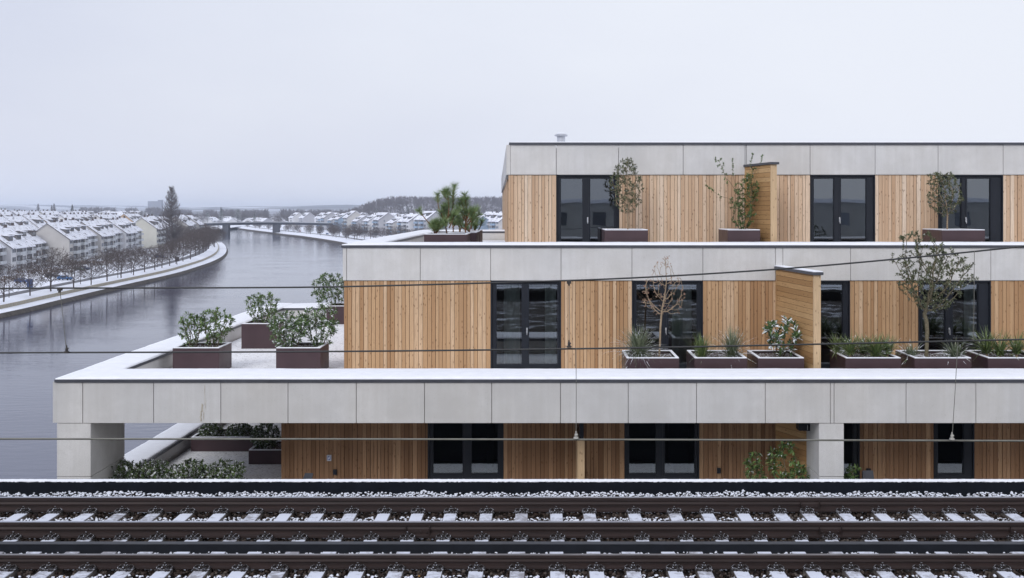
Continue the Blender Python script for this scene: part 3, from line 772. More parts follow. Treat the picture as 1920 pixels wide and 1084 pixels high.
def dropper(p0, p1, label, top_clamp, bot_clamp, D=DW-.03):
    a = Vector((PX(p0[0], D), D, PZ(p0[1], D))); b = Vector((PX(p1[0], D), D, PZ(p1[1], D)))
    t = thing('dropper', tuple(b), label, 'dropper', 'droppers between the overhead wires')
    mb = MB(); mid = (a+b)/2+Vector((.003,0,0)); mb.tube([a-b, mid-b, Vector((0,0,0))], .0045, 5); mb.build('hanger_wire', MT['wirelight'], t)
    if top_clamp:
        q = a-b; mb = MB(); mb.box(q.x-.03, q.x+.03, -.02, .03, q.z-.03, q.z+.012); mb.box(q.x-.012, q.x+.012, -.03, .02, q.z-.055, q.z-.031); mb.build('clamp', MT['clamp'], t, bevel=.005)
    if bot_clamp:
        mb = MB(); mb.cyl((0,0), .036, -.005, .018, 8, .034); mb.cyl((0,0), .02, .019, .045, 8); mb.cyl((.004,0), .027, .046, .062, 8, .022); mb.cyl((0,0), .013, .063, .10, 6, .008)
        mb.build('clamp', MT['clamp2'] if bot_clamp == 2 else MT['clamp'], t, bevel=.003)
MT['clamp'] = mat_plain('clamp iron', (.055,.05,.048), .6, .4); MT['clamp2'] = mat_plain('pale clamp', (.42,.41,.38), .5, .3)
dropper((112,541),(125,661), 'leaning dropper far left, over the river', 1, 1)
dropper((1067,528),(1067,651), 'short dropper just right of the middle curtained door', 1, 1)
dropper((1080,653),(1080,822), 'long dropper hanging in front of the beam, centre', 0, 2)
dropper((1827,470),(1825,639), 'thin dropper in front of the big planted tree', 0, 0)
dropper((1796,641),(1785,824), 'leaning dropper on the right reaching the lowest wire', 0, 2)
# ------------------------------------------------------------------ river, banks, hills
MT['farsnow'] = mat_snow('snowy ground', (.78,.81,.90), .02, .15, .1)
k = M('river water'); v = k.coord('Object', (1,1,1))
n1 = k.noise(k.coord(scale=(.30,.9,1)), 1.0, 3, .55); n2 = k.noise(k.coord(scale=(.035,.07,1)), 1.0, 3, .5)
k.b.inputs['Base Color'].default_value = (.060,.068,.115,1); k.b.inputs['Roughness'].default_value = .06; k.b.inputs['IOR'].default_value = 1.33
bm_ = k.n('ShaderNodeBump'); bm_.inputs['Strength'].default_value = .14; bm_.inputs['Distance'].default_value = .35
k.l(k.math('MULTIPLY', n1, k.val(n2, .35, .65, .35, 1.0)), bm_.inputs['Height']); k.l(bm_.outputs[0], k.b.inputs['Normal'])
MT['water'] = k.m
LC = [(-92,-400), (-105,-100), (-113,100), (-118,233), (-121,270), (-125,314), (-130,380), (-136,424), (-146,482), (-163,555), (-189,645), (-220,740), (-243,800), (-309,1000), (-400,1280), (-470,1450), (-600,1900)]
RC = [(-13,-400), (-13,60), (-20,200), (-58,400), (-98,600), (-137,735), (-204,910), (-255,1027), (-421,1447), (-520,1900)]
def smooth(P, step=12):
    Q = catmull([Vector((a, b, 0)) for a, b in P], 14); out = [Q[0]]
    for q in Q[1:]:
        if (q-out[-1]).length >= step: out.append(q)
    return out
LCs, RCs = smooth(LC, 8), smooth(RC, 14)
def offs(C, d, side):
    out = []
    for i, p in enumerate(C):
        a = C[max(i-1,0)]; b = C[min(i+1,len(C)-1)]; t = (b-a).normalized(); n = Vector((-t.y, t.x, 0))*side
        out.append(p+n*d)
    return out
def band(C, prof, side):
    """strip mesh along a bank; prof = [(offset, z), ...]"""
    rows = [offs(C, d, side) for d, z in prof]; m = len(C); mb = MB(); V = []
    for j, (d, z) in enumerate(prof): V += [(p.x, p.y, z) for p in rows[j]]
    Fc = []
    for j in range(len(prof)-1):
        for i in range(m-1):
            f = (j*m+i, j*m+i+1, (j+1)*m+i+1, (j+1)*m+i); Fc.append(f if side > 0 else f[::-1])
    mb.add(V, Fc); return mb
mb = MB(); mb.quad((-700,-390,0),(60,-390,0),(60,1900,0),(-700,1900,0)); struct(mb.build('river', MT['water']))
MT['quay'] = mat_plain('quay stone', (.085,.075,.068), .85, 0, .2, .4, .6)
MT['sandstone'] = mat_plain('sandstone wall', (.36,.33,.27), .9, 0, .1, .15, 1.2)
MT['asphalt'] = mat_plain('cleared asphalt', (.13,.13,.145), .8, 0, .3, .2, .5)
struct(band(LCs, [(0,-.5),(.15,.2),(.9,1.05)], 1).build('quay_wall', MT['quay']))
struct(band(LCs, [(.9,1.05),(1.0,1.08),(5.2,1.12)], 1).build('promenade', MT['farsnow']))
w_ = band(LCs, [(5.2,.9),(5.2,1.95),(5.55,1.95),(5.55,.9)], 1).build('retaining_wall', MT['sandstone']); tag(w_, 'long low sandstone wall above the left river promenade', 'wall')
LZ = [(5.55,1.85),(8,2.5),(10,2.6),(30,2.6),(66,2.8),(100,5.2),(160,7.2),(215,8.2),(270,9),(420,9.6),(700,10)]
struct(band([p for p in LCs if p.y < 790], LZ, 1).build('left_bank_ground', MT['farsnow']))
struct(band([p for p in LCs if p.y >= 775], [(5.55,1.85),(8,2.5),(30,2.6),(60,2.8),(120,3.2),(900,4)], 1).build('left_bank_ground', MT['farsnow']))
struct(band([p for p in LCs if 150 < p.y < 790], [(10.3,2.63),(14.0,2.64)], 1).build('footpath', MT['asphalt']))
# right bank
struct(band(RCs, [(0,-.5),(.2,.4),(1.2,1.4)], -1).build('quay_wall', MT['quay']))
struct(band(RCs, [(1.2,1.4),(6,1.5),(8,2.4),(14,2.6),(14.1,2.6)], -1).build('promenade', MT['farsnow']))
struct(band(RCs, [(14.1,2.6),(19,2.6)], -1).build('bank_road', MT['asphalt']))
def sstep(a, b, x):
    t = min(1, max(0, (x-a)/(b-a))); return t*t*(3-2*t)
def hillz(x, y):
    h = 31*sstep(1330,1600,y)*sstep(-318,-215,x) + 1.2*math.sin(x*.013)*sstep(1400,1600,y)
    h += 4*sstep(1330,1700,y)*sstep(0,180,x)
    return 2.6+max(0, h)
mb = MB(); R0 = offs(RCs, 19, -1); xs = [0,.04,.08,.13,.18,.24,.3,.37,.45,.55,.7,1]
V = []; Fc = []; nx_ = len(xs)
ys = [q for q in R0 if q.y < 1900]
for i, p in enumerate(ys):
    for s in xs:
        x = p.x+(2600-p.x)*s; y = p.y; V.append((x, y, hillz(x, y)))
for i in range(len(ys)-1):
    for j in range(nx_-1): Fc.append((i*nx_+j, i*nx_+j+1, (i+1)*nx_+j+1, (i+1)*nx_+j))
mb.add(V, Fc); struct(mb.build('right_bank_ground', MT['farsnow']))
# hinterland and hills up to the horizon
k = M('far country'); v = k.coord(); n = k.noise(v, .0022, 5, .65); MT['far'] = k.set(k.ramp(n, [(.40,(.085,.085,.09)),(.5,(.16,.16,.18)),(.58,(.55,.57,.63))]), .95, 0, .1)
V = []; Fc = []; ny = 60; nx = 90
for j in range(ny):
    y = 1880+(9400-1880)*(j/(ny-1))**1.3
    for i in range(nx):
        x = -6500+13000*i/(nx-1)
        h = 2.0+42*sstep(4200,7000,y)*(1+.35*math.sin(x*.0011+1)+.22*math.sin(x*.0031)+.1*math.sin(x*.009))
        if y < 2200: h += 30*sstep(-330,-120,x)*0+ (30*sstep(-420,-150,x) if y < 2100 else 10)*1.0*sstep(-420,-150,x)
        h += 7*sstep(1880,2050,y)
        V.append((x, y, h))
for j in range(ny-1):
    for i in range(nx-1): Fc.append((j*nx+i, j*nx+i+1, (j+1)*nx+i+1, (j+1)*nx+i))
mb = MB(); mb.add(V, Fc); struct(mb.build('hills', MT['far'], smooth=True))
mb = MB(); mb.box(-9000, 9000, -395, 9600, -3.5, -2.5); struct(mb.build('ground', MT['far']))

# ------------------------------------------------------------------ behind the viewer (seen only in the window glass)
mb = MB(); mb.box(-70, 90, -62, 7.99, ZT-4, ZT-.3); 
k = M('track yard'); n = k.noise(k.coord(), .9, 5, .7); k.set(k.mix(k.val(n,.52,.60), (.07,.06,.055), (.6,.62,.68)), .95, 0, .1)
struct(mb.build('snowy_embankment', k.m))
mb = MB(); rb = random.Random(2)
for i in range(9000):
    x = rb.uniform(-45,60); y = rb.uniform(-12,-9); z = ZT-.3+rb.uniform(0,.52+.12*math.sin(x*.7)**2); s = rb.uniform(.04,.12)
    a, b, c = (Vector((rb.gauss(0,1),rb.gauss(0,1),rb.gauss(0,1))).normalized()*s for _ in range(3)); p = Vector((x,y,z))
    mb.add([tuple(p+a),tuple(p+b),tuple(p+c)],[(0,1,2)],rb.random())
k = M('dark hedge'); hd = mb.build('hedge', k.set(k.ramp(k.attr(), [(.0,(.02,.03,.018)),(.85,(.05,.06,.035)),(.93,(.7,.72,.78))],'CONSTANT'), .9)); hd['kind'] = 'stuff'
mb = MB(); mb.box(-45, 60, -11.6, -9.6, ZT-.4, ZT+.24); mb.build('hedge_core', MT['dark'], hd)
mb = MB(); mb.box(-69, 89, -61.9, -12.3, ZT-.299, ZT-.27); struct(mb.build('snowy_field', MT['farsnow']))
ob = thing('block_of_flats', (10,-62,ZT-4), 'grey block of flats with rows of windows across the railway', 'building')
mb = MB(); mb.box(-70, 80, -14, 0, 0, 9.8+.5); mb.build('wall', MT['concrete_dull'], ob)
mb = MB(); mb.box(-71, 81, -15, .6, 10.31, 10.75); mb.build('roof', MT['snow'], ob)
for fl in range(3):
    for i in range(30):
        x = -66+i*4.8; mb = MB(); mb.box(x, x+1.7, .01, .08, 1.6+fl*2.95, 3.2+fl*2.95); mb.build('window', MT['pane'], ob)

# ------------------------------------------------------------------ houses
def mat_render(name, c): return mat_plain(name, c, .9, 0, .1, .06, .3)
MT['hw'] = [mat_render('white render', (.62,.62,.64)), mat_render('cream render', (.54,.53,.475)), mat_render('grey render', (.40,.40,.43)), mat_render('beige render', (.48,.465,.455)), mat_render('orange render', (.50,.36,.24)), mat_render('blue render', (.24,.30,.38))]
k = M('snowy tiles'); v = k.coord(scale=(.22,1.0,1)); n = k.noise(v, 1.1, 5, .75, .4); n2 = k.noise(k.coord(scale=(.5,.16,1)), 1.3, 3, .6); o_r = k.orand()
f = k.val(k.math('ADD', k.math('MULTIPLY', n, .7), k.math('MULTIPLY', n2, .4)), .585, .66, 0, .85)
MT['roof'] = k.set(k.mix(f, (.80,.82,.90), (.085,.07,.068)), .9, 0, .1)
MT['tile'] = mat_plain('roof tile', (.09,.075,.075), .8, 0, .2, .3, .8)
MT['rail_w'] = mat_plain('balcony front', (.50,.52,.55), .7, 0, .2, .15, .5)
MT['rail_b'] = mat_plain('blue balcony front', (.28,.38,.50), .7, 0, .2, .15, .5)
MT['recess'] = mat_plain('balcony recess', (.15,.145,.15), .9, 0, .1, .2)
GABLE_W = 8.0
def house(L=26, wall=0, floors=3, seed=0, blue=False, detail=True, fh=3.0, rise=6.0):
    """long side with balconies on +x, gables at both ends (y = 0 and y = L)"""
    r = random.Random(seed); t = thing('terraced_house'); Wd = GABLE_W; H = floors*fh
    mb = MB()
    mb.add([(-2*Wd,0,-3),(0,0,-3),(0,0,H),(-Wd,0,H+rise-.2),(-2*Wd,0,H),(-2*Wd,L,-3),(0,L,-3),(0,L,H),(-Wd,L,H+rise-.2),(-2*Wd,L,H)],
           [(0,1,2,3,4),(9,8,7,6,5),(1,6,7,2),(0,4,9,5)])
    mb.build('wall', MT['hw'][wall], t)
    mb = MB(); e = .7; sl = rise/Wd
    for s in (1, -1):
        x0 = -Wd; x1 = -Wd+s*(Wd+e); zt = H+rise; zb = H+rise-sl*(Wd+e)
        P = [(x0,-.6,zt),(x1,-.6,zb),(x1,L+.6,zb),(x0,L+.6,zt)]; Q = [(a,b,c-.28) for a,b,c in P]
        if s < 0: P, Q = P[::-1], Q[::-1]
        mb.add(P+Q, [(0,1,2,3),(7,6,5,4),(0,4,5,1),(1,5,6,2),(2,6,7,3),(3,7,4,0)])
    rf = mb.build('roof', MT['roof'], t)
    # verge and gutter edges
    mb = MB()
    for y in (-.66, L+.62):
        mb.add([(-Wd,y,H+rise+.03),(e,y,H-sl*e+.03),(e,y,H-sl*e-.30),(-Wd,y,H+rise-.30),(-Wd,y+.05,H+rise+.03),(e,y+.05,H-sl*e+.03),(e,y+.05,H-sl*e-.30),(-Wd,y+.05,H+rise-.30)],
               [(0,3,2,1),(4,5,6,7),(0,1,5,4),(1,2,6,5),(2,3,7,6),(3,0,4,7)])
    mb.build('verge', MT['tile'], t)
    # roof windows / loggias cut in the slope and chimneys
    for i in range(2 if L > 20 else 1):
        y = L*(.28+.44*i)+r.uniform(-1,1); u = .50+r.uniform(-.05,.08); x = -Wd*(1-u); z = H+rise-sl*(x+Wd)
        mb = MB(); mb.box(x-1.6, x+1.3, y-2.4, y+2.4, z-1.2, z+1.05); d = mb.build('dormer', MT['recess'], t)
        mb = MB(); mb.add([(x-2.4,y-2.8,z+1.35),(x+1.7,y-2.8,z+.95),(x+1.7,y+2.8,z+.95),(x-2.4,y+2.8,z+1.35),(x-2.4,y-2.8,z+1.06),(x+1.7,y-2.8,z+1.06-.4),(x+1.7,y+2.8,z+1.06-.4),(x-2.4,y+2.8,z+1.06)],
                          [(0,1,2,3),(7,6,5,4),(0,4,5,1),(1,5,6,2),(2,6,7,3),(3,7,4,0)]); mb.build('dormer_roof', MT['tile' if r.random() < .4 else 'roof'], d)
        mb = MB(); mb.box(x+1.31, x+1.36, y-1.9, y+1.9, z-.3, z+.75); mb.build('dormer_window', MT['pane'], d)
        y2 = y+L*.2
        if not detail and i: continue
        mb = MB(); mb.box(-Wd-.9, -Wd-.1, y2-.4, y2+.5, H+rise-.9, H+rise+1.1); c = mb.build('chimney', MT['tile'], t)
    if not detail: 
        for fl in range(floors):
            mb = MB(); mb.box(.01, .12, L*.30, L*.62, fl*fh+.9, fl*fh+2.4); mb.build('window', MT['pane'], t)
        return t
    bays = [(.06,.20,'w'),(.24,.50,'b'),(.54,.66,'w'),(.70,.94,'b')]
    for fl in range(floors):
        z = fl*fh
        for a, b, kd in bays:
            a *= L; b *= L
            if kd == 'w':
                m = (a+b)/2
                for p, q in ((a, m-.25), (m+.25, b)):
                    mb = MB(); mb.box(.0, .06, p, q, z+.95, z+2.35); wn_ = mb.build('window', MT['pane'], t)
                    mb = MB(); mb.box(.0, .16, p-.1, q+.1, z+.82, z+.94); mb.build('sill', MT['rail_w'], wn_)
            else:
                mb = MB(); mb.box(.0, .05, a, b, z+.15, z+2.65); mb.build('balcony_recess', MT['recess'], t)
                bl = MB(); bl.box(.06, 1.35, a, b, z-.08, z+.08); bl.box(1.25, 1.35, a, b, z+.081, z+1.05); bl.box(.06, 1.24, a, a+.08, z+.081, z+1.05); bl.box(.06, 1.24, b-.08, b, z+.081, z+1.05)
                if fl > 0 or True: bl.build('balcony', MT['rail_b' if blue and r.random() < .6 else 'rail_w'], t)
                mb = MB(); mb.box(.055, .10, a+.8, (a+b)/2+.3, z+.2, z+2.3); mb.build('window', MT['pane'], t)
    # gable windows
    for fl in range(floors):
        for x in ((-4.3,) if seed % 2 else ()):
            mb = MB(); mb.box(x-.5, x+.5, -.06, .0, fl*fh+.95, fl*fh+2.3); mb.build('window', MT['pane'], t)
    return t
CN = ['white', 'cream', 'grey', 'beige', 'orange', 'blue']
protos = {}
def place_house(key, kw, loc, rz, label, group, sc=(1,1,1)):
    if key not in protos: protos[key] = house(**kw); o = protos[key]
    else: o = copy_tree(protos[key])
    o.location = loc; o.rotation_euler = (0,0,rz); o.scale = sc
    tag(o, label, 'house', group); return o
rh = random.Random(21)
DIR = Vector((-.19, 1, 0)).normalized(); ANG = math.atan2(.19, 1)      # rotation so that local +y follows the row
# row on the river front: blocks of stepped units
front = [(300,4,0,'leftmost'), (404,6,0,'second'), (582,3,1,'third'), (690,3,3,'fourth')]
ordn = ['first','second','third','fourth','fifth','sixth']
for bi, (d0, n, wc, nm) in enumerate(front):
    Lh = 26.5 if bi != 1 else 27.0
    for i in range(n):
        d = d0+i*(Lh+.6)*.982; x = -181-.19*(d-400) + (i % 2)*-2.2
        x += (-3.5, 3.0, 6.0, 8.0)[bi]; zo = (0, 1.4, 2.2, 2.4)[bi]
        w = wc if i == 0 or wc == 3 else (0, 3, 2)[i % 3]
        if bi == 0: w = (0,2,0,3)[i]
        if bi == 1: w = (3,0,3,0,0,2)[i]
        key = ('f', w, i % 2, Lh); 
        place_house(key, dict(L=Lh, wall=w, seed=i % 2+2*w, floors=3), (x, d, 2.6+zo+(i % 2)*.5), ANG,
                    f'{CN[w]} house, {ordn[i]} from the left in the {nm} block of the river front row', 'river front row of houses left of the river')
# rows behind: roofs only are seen
zrow = {2:5.4, 3:7.3, 4:8.4, 5:9.2, 6:9.5}
LRows = {2:(470,880), 3:(610,980), 4:(740,1080), 5:(860,1160), 6:(980,1240)}
for row in range(2, 7):
    d = LRows[row][0]; i = 0; Lh = 26
    while d < LRows[row][1]:
        if i % 6 == 4: d += 14; i += 1; continue
        x = -181-(0,0,60,118,172,228,286)[row]-.19*(d-400)+(i//7)*5+rh.uniform(-1.5,1.5); w = rh.choice((0,0,2,3,1,4 if row in (2,5) else 0))
        z = zrow[row]+rh.uniform(-.5,.5) - (3.0 if d > 900 else 0)*sstep(880,1000,d)
        place_house(('r', w, i % 3), dict(L=26, wall=w, seed=i % 3+3*w, floors=3, detail=row == 2, rise=6.6), (x, d, z-.4), ANG+rh.choice((0,0,.03,-.05)),
                    f'snowy roofed {CN[w]} house in row {"two three four five six".split()[row-2]} behind the left river front', f'snowy roofed houses behind the river front, row {row}')
        d += 26.6; i += 1

# ------------------------------------------------------------------ right bank houses: stepped gables facing the water
rp = random.Random(33)
spots = []
line = [(-250,1150),(-238,1110),(-222,1068),(-208,1028),(-192,988),(-176,948),(-160,912),(-146,878),(-130,846),(-114,818),(-98,795),(-80,775),(-61,762),(-42,752),(-22,744),(-2,738),(20,735)]
for i, (x, d) in enumerate(line): spots.append((x+14, d, 3.0, 4, .36 if i < 9 else .5, i))
for i in range(12): spots.append((-300+i*20+rp.uniform(-4,4), 1290-i*22+rp.uniform(-12,12), 3.4, 4, .4+rp.uniform(-.1,.1), 20+i))
for i in range(14): spots.append((-190+i*20+rp.uniform(-4,4), 1120-i*8+rp.uniform(-12,12), 4, 3, .45+rp.uniform(-.2,.2), 40+i))
for i in range(16): spots.append((-160+i*17+rp.uniform(-4,4), 1260+rp.uniform(-25,25), 4.6, 3, .5+rp.uniform(-.3,.3), 60+i))
for (x, d, z, fl, ang, i) in spots:
    w = (0,2,2,5,3,2,0,2,3)[i % 9] if i < 20 else rp.choice((0,2,3,0,1))
    near = i < 20
    if near:
        o = place_house(('b', w, i % 2), dict(L=24, wall=w, seed=i % 2+2*w, floors=4, blue=True, fh=2.9, rise=5), (x, d, z), ang,
                    f'{CN[w]} four storey house on the right river bank, {ordinal(i)} from the bridge', 'stepped houses along the right bank', (-1,1,(1,1.12,.92,1.05,1.2,.95)[i % 6]))
    else:
        o = place_house(('bf', w, i % 2), dict(L=22, wall=w, seed=i % 3+3*w, floors=fl, detail=False), (x, d, z-1), ang,
                    f'{CN[w]} house with snowy roof in the quarter behind the right bank', f'{CN[w]} houses behind the right bank', (-1,1,1))
# low town beyond the bridge
for i in range(60):
    d = rp.uniform(1500, 1860); px = rp.uniform(352, 640); x = PX(px, d)
    if -600 < x-0 and x > -421-(d-1447)*.25-60 and x < -421-(d-1447)*.22+40 and False: continue
    w = rp.choice((0,2,3)); z = 2.6+ (1.5 if px < 430 else 0)
    if PX(425, d) < x < PX(436, d) : continue
    place_house(('t', w, i % 2), dict(L=20, wall=w, seed=i % 2+2*w, floors=2, detail=False, rise=4.5), (x, d, z-1.5), rp.uniform(-.6,.9),
                f'low {CN[w]} house with snowy roof in the town beyond the bridge', f'low {CN[w]} houses beyond the bridge')
for i in range(34):
    d = rp.uniform(1180, 1700); px = rp.uniform(-10, 300); x = PX(px, d); w = rp.choice((0,2,3))
    place_house(('t', w, i % 2), dict(L=20, wall=w, seed=i % 2+2*w, floors=2, detail=False, rise=4.5), (x, d, 10.0+rp.uniform(0,2)), rp.uniform(-.6,.9),
                f'small {CN[w]} house with snowy roof at the far left edge of the town', f'small {CN[w]} houses far left')
mb = MB(); mb.quad((-1600,1150,9.3),(-345,1150,2.7),(-470,1900,2.7),(-2200,1900,9.3)); struct(mb.build('left_plateau', MT['farsnow']))

# ------------------------------------------------------------------ bridge
BX = lambda px, D: PX(px, D)
br = thing('road_bridge', (PX(480,1027), 1027, 0), 'long flat concrete road bridge across the river on two broad piers', 'bridge')
ox = PX(480,1027)
k_ = mat_plain('bridge concrete', (.07,.078,.10), .9, 0, .1, .15, .1); k_2 = mat_plain('pier concrete', (.09,.095,.115), .9, 0, .1, .15, .1)
mb = MB(); A = Vector((PX(352,1010)-ox, -17, 0)); B = Vector((PX(640,1060)-ox, 33, 0)); U = (B-A).normalized(); L = (B-A).length
zs = lambda s: 9.6+1.4*math.sin(math.pi*s)-.3*s
N = 14
for i in range(N):
    a, b = L*i/N, L*(i+1)/N; za, zb_ = zs(i/N), zs((i+1)/N); Nn = Vector((-U.y, U.x, 0))
    P = []
    for u, z in ((a, za), (b, zb_)):
        for n_, zz in ((0,0),(1.2,-2.3),(9,-2.3),(10,0)): q = A+U*u+Nn*n_; P.append((q.x, q.y, z+zz+.6))
    mb.add(P, [(0,4,5,1),(1,5,6,2),(2,6,7,3),(3,7,4,0)])
mb.build('deck', k_, br)
mb = MB()
for i in range(N):
    a, b = L*i/N, L*(i+1)/N; za, zb_ = zs(i/N), zs((i+1)/N)
    for n0 in (-.1, 9.9):
        P = []
        for u, z in ((a, za), (b, zb_)):
            for n_, zz in ((n0,.61),(n0+.2,.61),(n0+.2,1.15),(n0,1.15)): q = A+U*u+Nn*n_; P.append((q.x, q.y, z+zz))
        mb.add(P, [(0,1,5,4),(1,2,6,5),(2,3,7,6),(3,0,4,7)])
mb.build('parapet', mat_plain('bridge parapet', (.42,.44,.48), .8), br)
for px in (424.5, 510.5):
    q = PX(px, 1027)-ox; mb = MB(); dy = (q-A.x)/U.x*U.y+A.y
    mb.box(q-2.9, q+2.9, dy+1.5, dy+8.5, -1, 9.3); mb.build('pier', k_2, br, bevel=.4)
for px in (352, 640):
    q = PX(px, 1027)-ox; dy = (q-A.x)/U.x*U.y+A.y; mb = MB(); mb.box(q-7, q+7, dy-1, dy+11, 0, 9.0); mb.build('abutment', k_2, br)

# ------------------------------------------------------------------ far landmark and town details
MT['tower'] = mat_plain('tower wall', (.22,.23,.28), .9, 0, .1, .1, .02)
ft = thing('office_tower', (PX(289,4200), 4200, 20), 'pale twin slab tower block standing alone on the left horizon', 'tower')
mb = MB(); mb.box(-25, 14, 0, 20, -20, 37); mb.build('lower_slab', MT['tower'], ft)
mb = MB(); mb.box(14.1, 29, 0, 20, -20, 42); mb.build('upper_slab', MT['tower'], ft)

# ------------------------------------------------------------------ parked cars, lamps, a walker
def car(label, col, loc, rz, group='snowy cars parked by the river front'):
    t = thing('parked_car', loc, label, 'car', group, rz)
    mb = MB(); prof = [(-2.1,.35),(-2.15,.75),(-1.9,.95),(-1.0,1.0),(-.35,1.42),(1.15,1.45),(1.75,1.05),(2.1,.95),(2.15,.4)]
    n = len(prof)
    mb.add([(-.85 if i < n else .85, prof[i % n][0], prof[i % n][1]) for i in range(2*n)], [tuple(range(n)), tuple(range(2*n-1, n-1, -1))]+[(i,i+n,(i+1)%n+n,(i+1)%n) for i in range(n)])
    mb.build('body', mat_plain('car paint', col, .35, .2), t, bevel=.08)
    mb = MB(); mb.box(-.87, .87, -.75, 1.3, 1.02, 1.32); mb.build('side_window', MT['pane'], t)
    mb = MB(); mb.box(-.7, .7, -.3, 1.2, 1.43, 1.56); mb.box(-.75, .75, -1.9, -1.0, .97, 1.06); mb.build('snow_cover', MT['snow'], t, bevel=.05)
    for x in (-.86, .66):
        for y in (-1.35, 1.35):
            mb = MB(); A = [2*math.pi*i/12 for i in range(12)]
            mb.add([(x, y+.33*math.cos(a), .33+.33*math.sin(a)) for a in A]+[(x+.2, y+.33*math.cos(a), .33+.33*math.sin(a)) for a in A],
                   [tuple(range(12)), tuple(range(23,11,-1))]+[(i,i+12,(i+1)%12+12,(i+1)%12) for i in range(12)]); mb.build('wheel', MT['dark'], t)
    return t
cars = [('blue car under snow, nearest on the far left under the bare trees', (.03,.10,.30), 42, 531), ('bright blue car beside the brown hedges on the left', (.02,.16,.42), 122, 525.5), ('dark car with snowy roof left of the blue car', (.04,.04,.05), 100, 521),
        ('white car parked between the second and third bare tree', (.55,.56,.58), 128, 511), ('blue car parked right of the white car', (.05,.13,.28), 157, 506.5), ('dark green car under snow by the left houses', (.04,.08,.06), 146, 508),
        ('small blue car near the bend of the left bank', (.04,.12,.32), 299, 484), ('silver car at the end of the left parking row', (.4,.42,.45), 250, 491)]
for lab, c, px, py in cars:
    D = GD(py, 2.6); car(lab, c, (PX(px, D), D, 2.62), math.radians(78+px % 20))
cars2 = [('red brown car on the right bank road by the bridge', (.2,.05,.04), 1000, 9), ('white car on the right bank road', (.6,.6,.62), 960, 9), ('dark car on the right bank road', (.05,.05,.06), 930, 9), ('blue car on the right bank road', (.05,.12,.3), 890, 9), ('silver car nearest on the right bank road', (.4,.42,.46), 820, 9)]
for lab, c, dd, of in cars2:
    i = min(range(len(RCs)), key=lambda q: abs(RCs[q].y-dd)); p = offs(RCs, 20.5, -1)[i]
    car(lab, c, (p.x, p.y, 2.62), .38, 'cars on the right bank road')
def lamp(px, py, label):
    D = GD(py, 2.6); t = thing('street_lamp', (PX(px, D), D, 2.6), label, 'street lamp', 'street lamps on the left bank')
    mb = MB(); mb.cyl((0,0), .10, 0, 4.6, 8, .06); mb.build('pole', MT['tile'], t)
    mb = MB(); mb.cyl((0,0), .12, 4.61, 5.0, 8, .34); mb.cyl((0,0), .40, 5.01, 5.12, 8, .1); mb.build('lamp_head', MT['tile'], t)
for px, py, lab in ((17,558,'street lamp far left behind the low sandstone wall'), (151,533,'short street lamp between the fourth and fifth bare tree'), (221,521,'street lamp right of the sixth bare tree'), (246,513,'street lamp in the middle of the tree row'), (295,501,'street lamp before the bend of the bank')): lamp(px, py, lab)
t = thing('notice_board', (PX(332,GD(497,2.6)), GD(497,2.6), 2.6), 'dark notice board on a post at the bend of the left bank', 'notice board')
mb = MB(); mb.cyl((0,0), .08, 0, 1.4, 6); mb.build('post', MT['tile'], t); mb = MB(); mb.box(-.8,.8,-.05,.08,1.41,3.2); mb.build('board', MT['tile'], t)
t = thing('notice_board', (PX(56,GD(553,2.6)), GD(553,2.6), 2.6), 'blue notice board on a post among the left bare trees', 'notice board')
mb = MB(); mb.cyl((0,0), .08, 0, 1.8, 6); mb.build('post', MT['tile'], t); mb = MB(); mb.box(-.75,.75,-.05,.08,1.81,4.0); mb.build('board', mat_plain('blue board', (.05,.09,.22), .5), t)
# a walker on the path
def walker(loc, rz, col, label):
    sk = [((0,0,.92),.15,None),((0,0,1.18),.17,0),((0,0,1.42),.16,1),((0,0,1.53),.06,2),((0,.01,1.60),.075,3),((0,.015,1.70),.105,4),((0,.01,1.77),.08,5),
          ((.10,.0,.86),.10,0),((.11,.12,.50),.07,7),((.11,.05,.10),.05,8),((.11,.20,.05),.04,9),((-.10,0,.86),.10,0),((-.11,-.06,.50),.07,11),((-.11,-.24,.14),.05,12),((-.11,-.12,.06),.04,13),
          ((.21,0,1.40),.075,2),((.26,-.08,1.14),.055,15),((.25,.08,.92),.04,16),((-.21,0,1.40),.075,2),((-.26,.06,1.14),.055,18),((-.25,.2,.94),.04,19)]
    me = bpy.data.meshes.new('person'); me.from_pydata([s[0] for s in sk], [(i, s[2]) for i, s in enumerate(sk) if s[2] is not None], [])
    o = bpy.data.objects.new('person', me); COL.objects.link(o); m = o.modifiers.new('skin', 'SKIN'); 
    for i, s in enumerate(sk): me.skin_vertices[0].data[i].radius = (s[1], s[1]*.8)
    me.skin_vertices[0].data[0].use_root = True
    o.modifiers.new('sub', 'SUBSURF').levels = 1; me.materials.append(mat_plain('dark winter clothes', col, .9))
    o.location = loc; o.rotation_euler = (0,0,rz); return tag(o, label, 'person')
